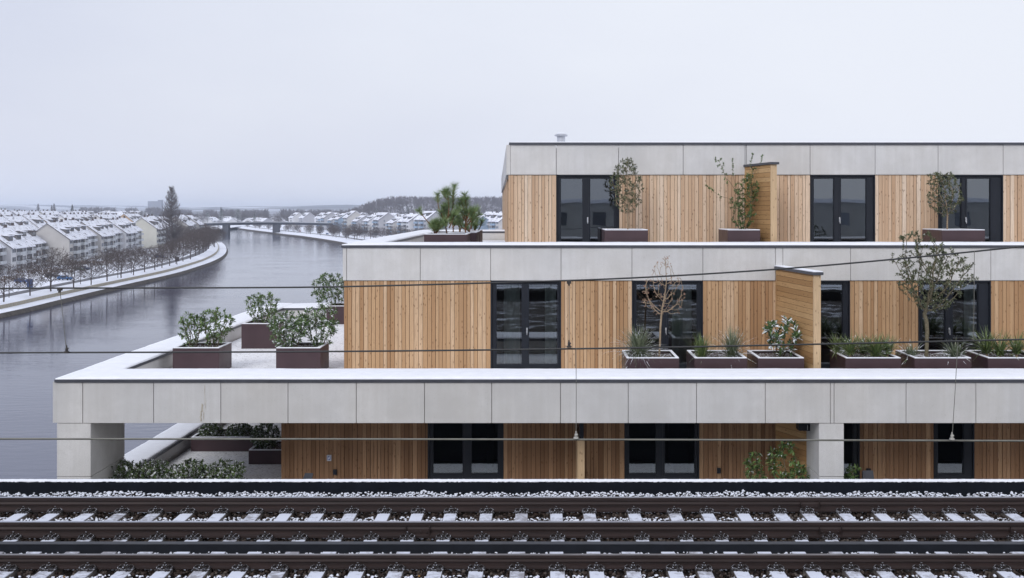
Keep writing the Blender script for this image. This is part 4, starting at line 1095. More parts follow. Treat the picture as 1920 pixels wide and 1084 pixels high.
# ------------------------------------------------------------------ plants
def colonize(attr, seeds, step, di, dk, iters=80, seed=0, trunk=None):
    """space colonisation; seeds = list of polylines to start from; returns nodes, parents"""
    r = np.random.default_rng(seed); N = []; Pn = []
    for pl in seeds:
        last = -1
        for p in pl: N.append(np.array(p, float)); Pn.append(last); last = len(N)-1
    A = np.array(attr, float)
    for it in range(iters):
        if len(A) == 0: break
        NN = np.array(N); d = ((A[:,None,:]-NN[None])**2).sum(-1); j = d.argmin(1); dm = np.sqrt(d[np.arange(len(A)), j])
        use = dm < di; 
        if not use.any(): break
        new = []
        for n in np.unique(j[use]):
            v = (A[use & (j == n)]-NN[n]); v = (v/np.linalg.norm(v, axis=1)[:,None]).sum(0)+r.normal(0,.12,3); L = np.linalg.norm(v)
            if L < 1e-6: continue
            q = NN[n]+v/L*step; new.append((q, n))
        if not new: break
        k0 = len(N)
        for q, n in new: N.append(q); Pn.append(n)
        Q = np.array([q for q, n in new]); dd = ((A[:,None,:]-Q[None])**2).sum(-1).min(1); A = A[dd > dk*dk]
    return np.array(N), Pn
def radii(N, Pn, tip, power=2.3, rmax=None):
    k = len(N); a = np.zeros(k); ch = [0]*k
    for i, p in enumerate(Pn):
        if p >= 0: ch[p] += 1
    for i in range(k-1, -1, -1):
        if ch[i] == 0: a[i] = tip**power
        if Pn[i] >= 0: a[Pn[i]] += a[i]
    r = a**(1/power)
    if rmax: r = np.minimum(r*(rmax/r.max()), r*(rmax/r.max())); r = np.maximum(r, tip)
    return r, ch
def branch_mesh(N, Pn, r, nside=4):
    """one continuous tube per parent-child segment, shared rings"""
    k = len(N); mb = MB(); dirs = np.zeros((k,3))
    kids = [[] for _ in range(k)]
    for i, p in enumerate(Pn):
        if p >= 0: kids[p].append(i)
    for i in range(k):
        q = Pn[i]; c = kids[i]
        d = (N[i]-N[q]) if q >= 0 else (N[c[0]]-N[i] if c else np.array([0,0,1.]))
        L = np.linalg.norm(d); dirs[i] = d/L if L > 0 else (0,0,1)
    for i in range(k):
        p = Pn[i]
        if p < 0: continue
        # radius at start limited so side shoots leave thinner
        ra = min(r[p], r[i]*1.25); rb_ = r[i]
        for (c, d, rr) in ((N[p], dirs[i], ra), (N[i], dirs[i], rb_)):
            u = np.cross(d, (0,0,1) if abs(d[2]) < .9 else (0,1,0)); u /= np.linalg.norm(u); w = np.cross(d, u)
            for q in range(nside):
                an = 2*math.pi*q/nside; s_ = c+u*rr*math.cos(an)+w*rr*math.sin(an); mb.v.append(tuple(s_))
        b = len(mb.v)-2*nside
        for q in range(nside): mb.f.append((b+q, b+(q+1)%nside, b+nside+(q+1)%nside, b+nside+q)); mb.t.append(.5)
    return mb
def leaf(mb, p, d, up, L, Wd, t, fold=.25, droop=.15):
    d = Vector(d).normalized(); s = d.cross(Vector(up)); 
    if s.length < 1e-3: s = d.cross(Vector((1,0,0)))
    s.normalize(); n = s.cross(d); p = Vector(p)
    a = p+d*L*.35+s*Wd*.5+n*fold*Wd; b = p+d*L*.72+s*Wd*.36+n*(fold*Wd-droop*L*.4); e = p+d*L-n*droop*L
    a2 = p+d*L*.35-s*Wd*.5+n*fold*Wd; b2 = p+d*L*.72-s*Wd*.36+n*(fold*Wd-droop*L*.4); m = p+d*L*.5-n*droop*L*.1
    mb.add([tuple(x) for x in (p,a,b,e,b2,a2,m)], [(0,1,2,6),(6,2,3),(0,6,4,5),(6,3,4)], t)
def mat_leaf(name, dark, mid, light, snowy=.0):
    k = M(name); t = k.attr(); c = k.ramp(t, [(0,dark),(.5,mid),(1,light)])
    if snowy:
        n = k.noise(k.coord(), 9, 3, .7); f = k.val(k.math('ADD', k.math('MULTIPLY', n, 1.2), k.math('MULTIPLY', k.nz(), .35)), 1.0-snowy, 1.06-snowy)
        g = k.n('ShaderNodeNewGeometry')
        f = k.math('MULTIPLY', f, k.math('GREATER_THAN', k.math('FRACT', k.math('MULTIPLY', t, 13.7)), .35))
        c = k.mix(f, c, (.80,.82,.88))
    k.b.inputs['Sheen Weight'].default_value = 0
    return k.set(c, .45, 0, .5)
MT['leaf_olive'] = mat_leaf('olive leaves', (.05,.065,.03), (.10,.12,.055), (.19,.21,.12), .05)
MT['leaf_green'] = mat_leaf('privet leaves', (.04,.08,.02), (.09,.16,.04), (.17,.25,.08), .03)
MT['leaf_laurel'] = mat_leaf('laurel leaves', (.04,.07,.025), (.09,.16,.045), (.19,.28,.10), .24)
MT['leaf_rhodo'] = mat_leaf('rhododendron leaves', (.04,.07,.025), (.085,.15,.045), (.17,.25,.09), .31)
MT['leaf_laurel2'] = mat_leaf('laurel leaves lightly dusted', (.04,.075,.022), (.10,.175,.045), (.22,.32,.11), .03)
MT['leaf_box'] = mat_leaf('box leaves', (.035,.06,.02), (.08,.13,.04), (.17,.24,.085), .22)
MT['grass'] = mat_leaf('sedge blades', (.06,.085,.04), (.13,.165,.095), (.30,.32,.22), .15)
MT['yucca'] = mat_leaf('yucca blades', (.05,.08,.025), (.11,.165,.05), (.24,.28,.11), .06)
MT['needle'] = mat_leaf('pine needles', (.085,.14,.05), (.16,.235,.09), (.28,.36,.16), .0)
MT['bark'] = mat_plain('olive bark', (.16,.14,.095), .9, 0, .1, .35, 20, .6)
MT['bark_pale'] = mat_plain('pale bark', (.34,.26,.18), .9, 0, .1, .25, 20, .6)
MT['bark_pine'] = mat_plain('pine bark', (.20,.11,.065), .9, 0, .1, .35, 20, .6)
MT['bark_far'] = mat_plain('winter bark', (.10,.082,.078), .95, 0, .05, .3, .5)
MT['bark_far2'] = mat_plain('poplar bark', (.115,.10,.10), .95, 0, .05, .3, .5)
MT['bud'] = mat_plain('red buds', (.34,.21,.16), .8, 0, .1, .3, 20)

def leaves_on(N, Pn, ch, r, spec, seed, thr):
    """spec: count per node, leaf length range, width ratio, spread"""
    R_ = random.Random(seed); mb = MB(); cnt, l0, l1, wr, upb = spec; sub_ = np.ones(len(N))
    for i in range(len(N)-1, -1, -1):
        if Pn[i] >= 0: sub_[Pn[i]] += sub_[i]
    for i, p in enumerate(Pn):
        if p < 0 or sub_[i] > 9: continue
        d = Vector(N[i]-N[p]).normalized()
        n = cnt*(2 if ch[i] == 0 else 1)
        for q in range(n):
            f = R_.random(); pos = Vector(N[p])*(1-f)+Vector(N[i])*f
            v = Vector((R_.gauss(0,1), R_.gauss(0,1), R_.gauss(0,1)+.2)); v -= d*v.dot(d); v.normalize()
            dd = (d*R_.uniform(.3,1.1)+v*R_.uniform(.6,1.1)+Vector((0,0,upb))).normalized(); L = R_.uniform(l0, l1)
            leaf(mb, pos, dd, (R_.gauss(0,.35), R_.gauss(0,.35), 1), L, L*wr, min(1, max(0, R_.gauss(.45,.25))), .18, R_.uniform(0,.25))
    return mb
def pts_in(n, f, box, r):
    out = []
    while len(out) < n:
        p = [r.uniform(a, b) for a, b in box]
        if f(p): out.append(p)
    return out
def plant(name, loc, seeds, attr, step, di, dk, tip, rmax, leafspec, leafmat, bark, label, cat, thr=None, seed=0, nside=5, group=None, rz=0):
    N, Pn = colonize(attr, seeds, step*.85, di, dk*.62, seed=seed); r, ch = radii(N, Pn, tip, 2.2, rmax)
    t = thing(name, loc, label, cat, group, rz)
    branch_mesh(N, Pn, r, nside).build('branches', MT[bark], t, smooth=True)
    if leafspec: leaves_on(N, Pn, ch, r, leafspec, seed+1, thr or tip*2.6).build('foliage', MT[leafmat], t)
    return t
# ---- planters
def planter(px0, px1, D, dep, zt, zf, label, group, taper=0, cat='planter'):
    x0, x1 = PX(px0, D), PX(px1, D); w = x1-x0; h = zt-zf; cx = (x0+x1)/2
    t = thing('planter_box', (cx, D+dep/2, zf), label, cat, group); b = .075
    X, Y = w/2, dep/2
    mb = MB(); 
    for a in ((-X,X,-Y,-Y+.03),(-X,X,Y-.03,Y),(-X,-X+.03,-Y+.0301,Y-.0301),(X-.03,X,-Y+.0301,Y-.0301)): mb.box(*a, .0, h)
    mb.build('body', MT['planter'], t, bevel=.004)
    mb = MB(); 
    for a in ((-X+.004,X-.004,-Y+.004,-Y+b),(-X+.004,X-.004,Y-b,Y-.004),(-X+.004,-X+b,-Y+b+.001,Y-b-.001),(X-b,X-.004,-Y+b+.001,Y-b-.001)): mb.box(*a, h+.001, h+.024)
    mb.build('rim_snow', MT['snow'], t, bevel=.006)
    mb = MB(); rr = random.Random(int(px0)); n = 14; m_ = 10
    V = [(-X+b*.9+(w-2*b*.9)*i/n, -Y+b*.9+(dep-2*b*.9)*j/m_, h-.05+rr.uniform(-.02,.02)) for j in range(m_+1) for i in range(n+1)]
    mb.add(V, [(j*(n+1)+i, j*(n+1)+i+1, (j+1)*(n+1)+i+1, (j+1)*(n+1)+i) for j in range(m_) for i in range(n)]); mb.build('soil', MT['soil_snow'], t)
    return Vector((cx, D+dep/2, zt-.06))
k = M('dusted soil'); n = k.noise(k.coord(), 26, 4, .7); MT['soil_snow'] = k.set(k.mix(k.val(n,.52,.60), (.06,.04,.028), (.72,.74,.80)), .95, 0, .1)
g2, g3, gL = 'planters on the middle terrace', 'planters on the top terrace', 'planters on the left side of the terraces'
T2, T3 = EZ-3.65, EZ-.593
A1 = planter(1174.4, 1273.5, 26.0, 1.42, T2, Z2f, 'purple brown planter with the leafless little tree and a sedge tuft', g2)
A2 = planter(1302.3, 1401, 26.0, 1.42, T2, Z2f, 'purple brown planter holding two grassy tufts', g2)
A3 = planter(1421.5, 1508, 26.0, 1.42, T2, Z2f, 'purple brown planter with the snowy rhododendron, against the boarded screen', g2)
A4 = planter(1585.6, 1689.5, 26.0, 1.42, T2, Z2f, 'purple brown planter full of yuccas right of the boarded screen', g2)
A5 = planter(1715, 1821.5, 26.0, 1.42, T2, Z2f, 'purple brown planter with the large evergreen tree', g2)
A6 = planter(1853, 1965, 26.0, 1.42, T2, Z2f, 'purple brown planter with yuccas at the right edge of the view', g2)
B1 = planter(1134, 1215, 30.25, 1.55, T3, Z3f, 'wide planter with a slim olive tree in front of the leftmost top window', g3)
B2 = planter(1364.5, 1425.5, 30.25, 1.55, T3, Z3f, 'planter with a tall green shrub beside the top boarded screen', g3)
B3 = planter(1766, 1847, 30.25, 1.55, T3, Z3f, 'planter with a round headed little tree in front of the right top window', g3)
C1 = planter(795, 876, 30.5, 1.55, EZ-.72, Z3f, 'front one of the pine planters on the top left terrace', gL)
C2 = planter(838, 893.5, 32.6, 1.6, EZ-.72, Z3f, 'middle one of the pine planters on the top left terrace', gL)
C3 = planter(862, 900, 34.9, 1.6, EZ-.72, Z3f, 'rear one of the pine planters on the top left terrace', gL)
L1 = planter(323.6, 410.7, 27.9, 1.15, T2, Z2f, 'large planter with loose laurels at the snowy left corner', gL)
L2 = planter(517.5, 600.6, 27.9, 1.15, T2, Z2f, 'large planter with dense snowy laurels left of the wooden wall', gL)
L3 = planter(452.6, 519, 32.9, 1.2, EZ-3.55, Z2f, 'planter with a thin laurel in the middle of the left terrace', gL)
L4 = planter(612, 672, 39.9, 1.2, EZ-3.64, Z2f, 'rearmost planter on the left terrace, by the wall corner', gL)
E1 = planter(357.8, 473, 31.9, 1.3, EZ-6.86, Z1f, 'long low dark planter under the beam', gL)
E2 = planter(466, 560, 30.3, 1.2, EZ-6.88, Z1f, 'low dark planter with a round bush next to the brown boards', gL)
# ---- trees and shrubs in them
rp_ = random.Random(17)
def ell(cx, cy, cz, rx, ry, rz_): return lambda p: ((p[0]-cx)/rx)**2+((p[1]-cy)/ry)**2+((p[2]-cz)/rz_)**2 < 1
def crown(px0, px1, py0, py1, D, loc, n, seed, shape=None, dep=None, hollow=0):
    n = int(n*1.8)
    """attraction points filling the crown's box at depth D, relative to loc"""
    x0, x1 = PX(px0, D)-loc.x, PX(px1, D)-loc.x; z0, z1 = PZ(py1, D)-loc.z, PZ(py0, D)-loc.z
    r = random.Random(seed); cx, cz = (x0+x1)/2, (z0+z1)/2; rx, rz_ = (x1-x0)/2, (z1-z0)/2; ry = dep or rx*.8
    f = shape or (lambda u, v, w: u*u+v*v+w*w < 1)
    out = []
    while len(out) < n:
        u, v, w = r.uniform(-1,1), r.uniform(-1,1), r.uniform(-1,1)
        if f(u, v, w) and u*u+v*v+w*w > hollow: out.append((cx+u*rx, v*ry, cz+w*rz_))
    return out
def at(px, D, z): return Vector((PX(px, D), D, z))
# slim olive tree, top left
D = 30.9; q = at(1177, D, T3-.05); h0 = PZ(398, D)-q.z
plant('olive_tree', tuple(q), [[(0,0,0),(.01,0,h0*.35),(-.01,0,h0*.7),(.0,0,h0)]], crown(1142, 1208, 296, 402, D, q, 260, 1, lambda u,v,w: u*u+v*v+w*w < 1 or (abs(u) < .25 and w > 0 and w < 1)), .06, .5, .10, .0035, .026,
      (4,.05,.09,.34,.15), 'leaf_olive', 'bark_pale', 'slim olive tree with an oval crown in front of the leftmost top window', 'tree', thr=.009, seed=1)
# tall green shrub with upright wands
D = 31.0; q = at(1392, D, T3-.05)
cr_ = crown(1335, 1438, 320, 428, D, q, 240, 2, lambda u,v,w: abs(u-.15) < .28+.42*(w+1)/2+.0 and v*v < .5 and w < .55+.4*math.sin(u*5)) + \
      [(PX(px,D)-q.x, rp_.uniform(-.15,.15), PZ(py,D)-q.z) for a in ((1340,296,1362,345),(1352,298,1370,345),(1374,296,1376,350),(1411,286,1402,345),(1431,290,1410,350),(1322,345,1352,372)) for f in (0,.15,.3,.45,.6,.8,1) for px, py in ((a[0]+(a[2]-a[0])*f, a[1]+(a[3]-a[1])*f),)]
plant('privet_shrub', tuple(q), [[(dx*.3,0,0),(dx,.0,.22),(dx*1.8,0,.42)] for dx in (-.16,-.06,.05,.14)], cr_, .055, .42, .09, .0035, .016,
      (4,.04,.07,.45,.2), 'leaf_green', 'bark', 'tall green shrub with upright wands left of the top boarded screen', 'shrub', thr=.009, seed=2)
# round headed tree top right
D = 31.0; q = at(1776, D, T3-.05); h0 = PZ(402, D)-q.z
plant('olive_tree', tuple(q), [[(0,0,0),(.0,0,h0*.4),(.01,0,h0)]], crown(1737, 1808, 322, 408, D, q, 250, 3, lambda u,v,w: u*u+v*v+w*w < 1 or (u < 0 and u > -.7 and w > 0 and w < .95)), .06, .5, .10, .0035, .024,
      (4,.05,.09,.36,.15), 'leaf_olive', 'bark_pale', 'little tree with a round dark crown in front of the right top window', 'tree', thr=.009, seed=3)
# leafless small tree
D = 26.8; q = at(1236, D, T2-.05); h0 = PZ(588, D)-q.z
N, Pn = colonize(crown(1200, 1288, 478, 592, D, q, 230, 4, lambda u,v,w: (abs(u) < .95-.72*max(0,w)-.2*max(0,-w-.4) and v*v < .6 and u*u*.6+w*w < 1)), [[(0,0,0),(.02,0,h0*.3),(.03,0,h0*.65),(.06,0,h0)]], .055, .6, .095, seed=4)
r, ch = radii(N, Pn, .0055, 2.3, .026); t = thing('bare_tree', tuple(q), 'small leafless tree with reddish buds in front of the dark middle window', 'tree')
branch_mesh(N, Pn, r, 5).build('branches', MT['bark_pale'], t, smooth=True)
mb = MB()
for i, p in enumerate(Pn):
    if ch[i] == 0:
        for _ in range(2): leaf(mb, N[i]+nr.normal(0,.012,3), nr.normal(0,1,3)+np.array([0,0,.8]), (0,1,0), .04, .018, .5)
mb.build('buds', MT['bud'], t)
# large evergreen tree
D = 26.75; q = at(1737, D, T2-.05); h0 = PZ(590, D)-q.z
arms = ((1700,440,60,1),(1725,436,60,1),(1712,470,0,1),(1752,462,0,1),(1672,480,0,1),(1790,476,0,1),(1815,490,0,1),(1808,530,0,1),(1690,520,0,1))
cr_ = crown(1680, 1812, 462, 585, D, q, 360, 5, lambda u,v,w: abs(u) < .35+.62*min(1,(w+1.0)) and u*u+v*v+w*w < 1.25 and v*v < .8)
rr = random.Random(55)
for cx, cy, rad, n in ((1681,486,14,14),(1692,447,9,8),(1718,441,12,14),(1745,447,12,12),(1720,460,14,14),(1787,478,11,10),(1812,494,14,16),(1822,520,10,8),(1765,470,14,10),(1800,545,16,14)):
    for _ in range(n): a = rr.uniform(0,6.28); b = rad*rr.random()**.5; cr_.append((PX(cx+b*math.cos(a),D)-q.x, rr.uniform(-.35,.35), PZ(cy+b*math.sin(a),D)-q.z))
plant('evergreen_tree', tuple(q), [[(0,0,0),(.01,0,h0*.3),(.02,0,h0*.6),(.0,0,h0*.85),(-.05,0,h0)]], cr_, .06, .55, .105, .004, .052,
      (4,.045,.08,.42,.2), 'leaf_olive', 'bark', 'large evergreen tree with a thick trunk and wide crown, tallest in the planters', 'tree', thr=.0085, seed=5, nside=6)
# laurels on the left terrace
def shrub(px0, px1, py0, py1, px_base, D, zb_, n, label, mat, seed, leafspec, stems=5, shape=None, name='laurel_shrub', thr=.010, dep=None, step=.07, dk=.12):
    q = at(px_base, D, zb_); w = (PX(px1,D)-PX(px0,D))
    ss = [[(s*w*.08,rp_.uniform(-.1,.1),0),(s*w*.13,0,.12),(s*w*.17,0,.24)] for s in [(-1+2*i/(stems-1)) for i in range(stems)]]
    sh = shape or (lambda u,v,w_: u*u+v*v+w_*w_ < 1.1 and abs(u) < .45+.5*(w_+1)/1.2)
    return plant(name, tuple(q), ss, crown(px0, px1, py0, py1, D, q, n, seed, sh, dep), step, .6, dk, .004, .016, leafspec, mat, 'bark', label, 'shrub', thr=thr, seed=seed)
lz = T2-.06
shrub(332, 385, 584, 650, 362, 28.5, lz, 110, 'left half of the loose laurels in the corner planter', 'leaf_laurel2', 11, (3,.07,.12,.36,.1))
shrub(368, 441, 577, 648, 400, 28.5, lz, 150, 'taller right half of the loose laurels in the corner planter', 'leaf_laurel2', 12, (3,.07,.12,.36,.1))
shrub(499, 585, 584, 652, 548, 28.4, lz, 190, 'wide snow covered laurel bulging over the planter by the wooden wall', 'leaf_laurel', 13, (4,.08,.13,.38,.0), 6)
shrub(565, 640, 566, 650, 598, 28.6, lz, 150, 'upright snowy laurel on the right side of the same planter by the wall', 'leaf_laurel', 14, (4,.08,.13,.38,.0), 4)
shrub(455, 527, 548, 606, 490, 33.5, EZ-3.6, 130, 'thin laurel in the middle planter of the left terrace', 'leaf_laurel2', 15, (3,.07,.12,.36,.2))
shrub(578, 662, 514, 574, 628, 40.5, EZ-3.7, 150, 'dark laurel overlapping the river in the rearmost left planter', 'leaf_laurel', 16, (4,.09,.14,.36,.2))
# large-leaved rhododendron
shrub(1424, 1509, 592, 664, 1462, 26.7, lz, 46, 'large leaved rhododendron with snow on its leaves beside the boarded screen', 'leaf_rhodo', 17, (5,.13,.20,.34,.35), 5, None, 'rhododendron', .02, step=.09, dk=.2)
# bushes under the beam
dome = lambda u,v,w: u*u+v*v+w*w < 1
for a, b, c, d, e, D, z, lab, sd in ((372,420,792,826,396,32.4,EZ-6.95,'left clipped bush in the long low planter under the beam',21), (424,476,793,826,450,32.4,EZ-6.95,'right clipped bush in the long low planter under the beam',22), (469,527,790,846,498,30.9,EZ-6.95,'round dark bush beside the brown boards',23)):
    shrub(a, b, c, d, e, D, z, 260, lab, 'leaf_box', sd, (6,.05,.085,.52,0), 6, dome, 'box_bush', .012, step=.08, dk=.10)
for a, b, c, e, D, lab, sd in ((192,330,867,262,25.6,'longest low hedge bush, just right of the corner column',24), (327,382,866,355,25.4,'middle low hedge bush, below the snowy terrace edge',25), (376,460,869,418,25.5,'right low hedge bush in front of the snowy gravel',26)):
    shrub(a, b, c, 935, e, D, Z1f, 520 if b-a > 100 else 300, lab, 'leaf_box', sd, (6,.05,.085,.52,.1), 8, lambda u,v,w: u**4+v**4+w**4 < 1, 'hedge_bush', .012, dep=.5, step=.08, dk=.11)
# climbing evergreens right, by the column
for a, b, c, e, D, lab, sd in ((1399,1432,848,1416,25.2,'lower of two snowy leaved climbers in front of the brown boards',27), (1437,1512,828,1478,25.1,'tall snowy leaved climber left of the concrete column',28), (1582,1614,872,1598,25.3,'small green bush just right of the concrete column',29)):
    shrub(a, b, c, 925, e, D, Z1f, 90 if b-a > 40 else 55, lab, 'leaf_laurel2', sd, (5,.09,.15,.34,-.5), 3, (lambda u,v,w: abs(u+.25*math.sin(w*4)) < (.95-.55*max(0,w)) and v*v < .6) , 'climbing_shrub', .012, dep=.25, step=.09, dk=.14)
# grasses
def tuft(px, D, zb_, spread, height, n, mat, label, seed, wid=.012, stem=0, cat='grass', name='grass_tuft', droop=1.0, group='grass tufts in planters'):
    r = random.Random(seed); q = at(px, D, zb_); t = thing(name, tuple(q), label, cat, group); mb = MB()
    for i in range(n):
        a = r.uniform(0,6.28); L = height*r.uniform(.75,1.35); th0 = abs(r.gauss(0,.62 if mat == 'grass' else .45))+.05; bend = droop*r.uniform(.5,1.5)*(.35+th0)
        d = Vector((math.cos(a), math.sin(a), 0)); base = Vector((r.gauss(0,.035), r.gauss(0,.035), stem*r.uniform(.5,1))); K = 6; P = [base]; th = th0+(.25 if stem else 0)
        for j in range(K):
            th = min(2.1, th+bend/K*1.6*(j+1)/K); P.append(P[-1]+(d*math.sin(th)+Vector((0,0,math.cos(th))))*L/K)
        sd_ = Vector((-d.y, d.x, 0)); tw = r.uniform(-.6,.6); sd_ = (sd_+Vector((0,0,tw))).normalized(); V = []
        for j, p in enumerate(P):
            w = wid*(1-(j/K)**1.8)+.0014; V += [tuple(p-sd_*w/2), tuple(p+sd_*w/2)]
        mb.add(V, [(2*j,2*j+1,2*j+3,2*j+2) for j in range(K)], min(1,max(0,r.gauss(.5,.27))))
    mb.build('blades', MT[mat], t)
    if stem:
        m2 = MB(); m2.tube([(0,0,-.02),(.01,0,stem*.5),(0,0,stem)], [.03,.026,.02], 6); m2.build('stem', MT['bark_pale'], t)
    return t
Gt = [(1197,26.5,.62,.72,330,'grass','big arching sedge tuft left of the leafless little tree',1.0,.011),
      (1316,26.4,.36,.55,150,'yucca','upright green tuft in the two tuft planter, left side',.5,.013),
      (1372,26.6,.46,.66,220,'grass','paler arching tuft in the two tuft planter, right side',.8,.011)]
for i, (px, D, sp, hh, n, m_, lab, dr, wd) in enumerate(Gt): tuft(px, D, lz, sp, hh, int(n*1.7), m_, lab, 70+i, wd*1.15, droop=dr)
Yt = [(1568,26.9,.34,.42,46,'yucca leaning out at the left end of the yucca planter',.18), (1594,26.5,.36,.5,60,'second yucca from the left in the planter right of the screen',.14), (1618,26.8,.34,.48,56,'middle yucca in the planter right of the screen',.12),
      (1642,26.5,.42,.52,90,'dense yucca right of the middle in the planter right of the screen',.08), (1664,26.7,.36,.5,50,'rightmost yucca in the planter right of the screen',.12),
      (1709,26.6,.24,.40,46,'small spiky tuft left of the big evergreen trunk',.02), (1788,26.4,.48,.48,76,'wide spiky tuft right of the big evergreen trunk',.02),
      (1850,26.7,.46,.62,66,'tall yucca at the left of the rightmost planter',.16), (1875,26.5,.40,.55,64,'second yucca in the rightmost planter',.12), (1906,26.6,.40,.52,60,'third yucca in the rightmost planter at the picture edge',.16), (1935,26.6,.40,.5,40,'last yucca beyond the picture edge',.16)]
for i, (px, D, sp, hh, n, lab, st) in enumerate(Yt): tuft(px, D, lz, sp, hh, n*2, 'yucca' if i not in (5,6) else 'grass', lab, 90+i, .024, st, 'yucca', 'yucca', .8, 'yuccas in the planters')
# pines
def pine(px, D, tips, label, seed, zb_=EZ-.78):
    """tips: list of shoots [(px,py), ...] from base to tip, each clothed in needles near its end"""
    q = at(px, D, zb_); t = thing('pine_shrub', tuple(q), label, 'pine', 'pines in the top left planters'); r = random.Random(seed); bb = MB(); nn = MB()
    tips = list(tips)
    for sh in list(tips):
        b_, pl = sh
        for _ in range(1):
            k0 = r.randint(0, max(0, len(pl)-3)); f_ = r.random(); sx = pl[k0][0]+(pl[k0+1][0]-pl[k0][0])*f_; sy = pl[k0][1]+(pl[k0+1][1]-pl[k0][1])*f_
            if b_ > .6 and k0 < 2: continue
            dx = r.choice((-1,1))*r.uniform(4,11); tips.append((.35, [(sx,sy),(sx+dx*.6,sy-r.uniform(3,6)),(sx+dx,sy-r.uniform(9,16))]))
    for sh in tips:
        bare = sh[0]; P = [Vector((PX(a, D)-q.x, r.uniform(-.15,.15)*min(1,i), PZ(b, D)-q.z)) for i, (a, b) in enumerate(sh[1])]
        C = catmull(P, 8); m = len(C); bb.tube(C, [.019*(1-.7*i/m)+.004 for i in range(m)], 5)
        for i in range(m):
            f = i/m
            if f < bare: continue
            dirv = (C[min(i+1,m-1)]-C[max(i-1,0)]).normalized()
            seglen = (C[min(i+1,m-1)]-C[i]).length+.01
            cnt = int(4+seglen*400) + (50 if i == m-1 else 0)
            for _ in range(cnt):
                v = Vector((r.gauss(0,1),r.gauss(0,1),r.gauss(0,1))); v -= dirv*v.dot(dirv); v.normalize()
                d = (v*r.uniform(.6,1)+dirv*r.uniform(.2,.9)+Vector((0,0,.22))).normalized(); L = r.uniform(.14,.27); b = C[i]+(C[min(i+1,m-1)]-C[i])*r.random(); s = d.cross(Vector((r.gauss(0,1),r.gauss(0,1),r.gauss(0,1)))).normalized()*.0045
                nn.add([tuple(b-s),tuple(b+s),tuple(b+d*L)],[(0,1,2)],r.random())
    bb.build('branches', MT['bark_pine'], t, smooth=True); nn.build('needles', MT['needle'], t)
pine(838, 31.3, [(.50,[(838,438),(836,420),(838,400),(836,385)]), (.72,[(838,425),(830,405),(822,388),(820,366)]), (.35,[(838,415),(842,395),(841,372),(838,360)]), (.25,[(840,410),(848,390),(850,368),(851,350)]), (.4,[(839,420),(832,400),(832,388)]), (.3,[(842,420),(852,404),(858,392)]), (.4,[(842,428),(848,415),(852,404)])], 'tallest pine shrub, with two spires, in the pine planters', 41)
pine(818, 31.0, [(.75,[(822,436),(810,424),(798,410),(787,396)]), (.3,[(818,438),(820,428),(826,416)]), (.2,[(816,438),(822,430),(832,422)]), (.2,[(815,438),(814,430),(811,425)]), (.3,[(818,436),(828,424),(836,416)])], 'low pine with one shoot leaning far out to the left', 42)
pine(872, 31.6, [(.5,[(873,436),(873,415),(875,395),(871,366)]), (.4,[(874,420),(882,408),(890,398),(893,392)]), (.4,[(874,415),(880,400),(884,394)]), (.4,[(873,415),(864,398),(862,385)]), (.3,[(873,424),(886,412),(898,402)]), (.3,[(872,400),(867,385),(864,376)])], 'pine shrub with a single spire right of the tallest', 43)
pine(860, 33.2, [(.3,[(862,436),(860,415),(858,398)]), (.3,[(862,436),(868,415),(872,405)]), (.3,[(850,436),(848,420),(846,405)]), (.3,[(880,436),(884,420),(888,408)])], 'lower pine behind the others in the middle pine planter', 44)
pine(888, 35.5, [(.3,[(888,438),(890,425),(894,412)]), (.3,[(886,438),(884,424),(884,410)]), (.5,[(894,438),(900,426),(904,415)])], 'thin pine in the rear pine planter', 45)

# ------------------------------------------------------------------ bare trees along the river
def bare_proto(H, Wc, seed, label, cat='tree', n=800, trunk=.20, poplar=False, mat='bark_far', tip=.03, group=None, name='bare_tree'):
    r = random.Random(seed); h0 = H*trunk
    if poplar: f = lambda p: (p[0]**2+p[1]**2)**.5 < Wc*(.18+.82*math.sin(math.pi*min(1,max(0,(p[2]/H)**.75)))**.8)*(.75+.25*r.random()) and p[2] > h0
    else: f = lambda p: (p[0]/Wc)**2+(p[1]/Wc)**2+((p[2]-H*.60)/(H*.42))**2 < 1 and p[2] > h0*1.05
    A = pts_in(n, f, [(-Wc,Wc),(-Wc,Wc),(h0,H)], r)
    if poplar: seeds = [[(0,0,H*j/14) for j in range(13)]]
    else: seeds = [[(0,0,0),(.05,0,h0*.5),(0,.05,h0)]]
    st = H/26 if not poplar else H/34
    N, Pn = colonize(A, seeds, st, H*.6, st*.95, seed=seed, iters=60); rr_, ch = radii(N, Pn, tip, 2.1, H*.022 if not poplar else H*.012)
    t = thing(name, (0,0,0), label, cat, group)
    # trunk and limbs, then the fine twigs as a child of their own
    branch_mesh(N, Pn, rr_, 3 if not poplar else 3).build('trunk_and_limbs', MT[mat], t)
    mb = MB()
    for i, p in enumerate(Pn):
        if p < 0 or rr_[i] > tip*2.2: continue
        for _ in range(5 if ch[i] == 0 else 2):
            d = Vector(N[i]-N[p]).normalized()*(1.0)+Vector((r.gauss(0,.5),r.gauss(0,.5),r.gauss(0,.4)+(.7 if poplar else .1))); d.normalize(); L = H*r.uniform(.04,.09); b = Vector(N[i]); s = d.cross(Vector((r.gauss(0,1),r.gauss(0,1),.3))).normalized()*tip*.55
            mb.add([tuple(b-s),tuple(b+s),tuple(b+d*L)],[(0,1,2)])
    mb.build('twigs', MT[mat], t); return t
gT = 'bare trees along the left bank'
bpz = [bare_proto(9.0, 5.0, 100+i, '', group=gT) for i in range(4)]
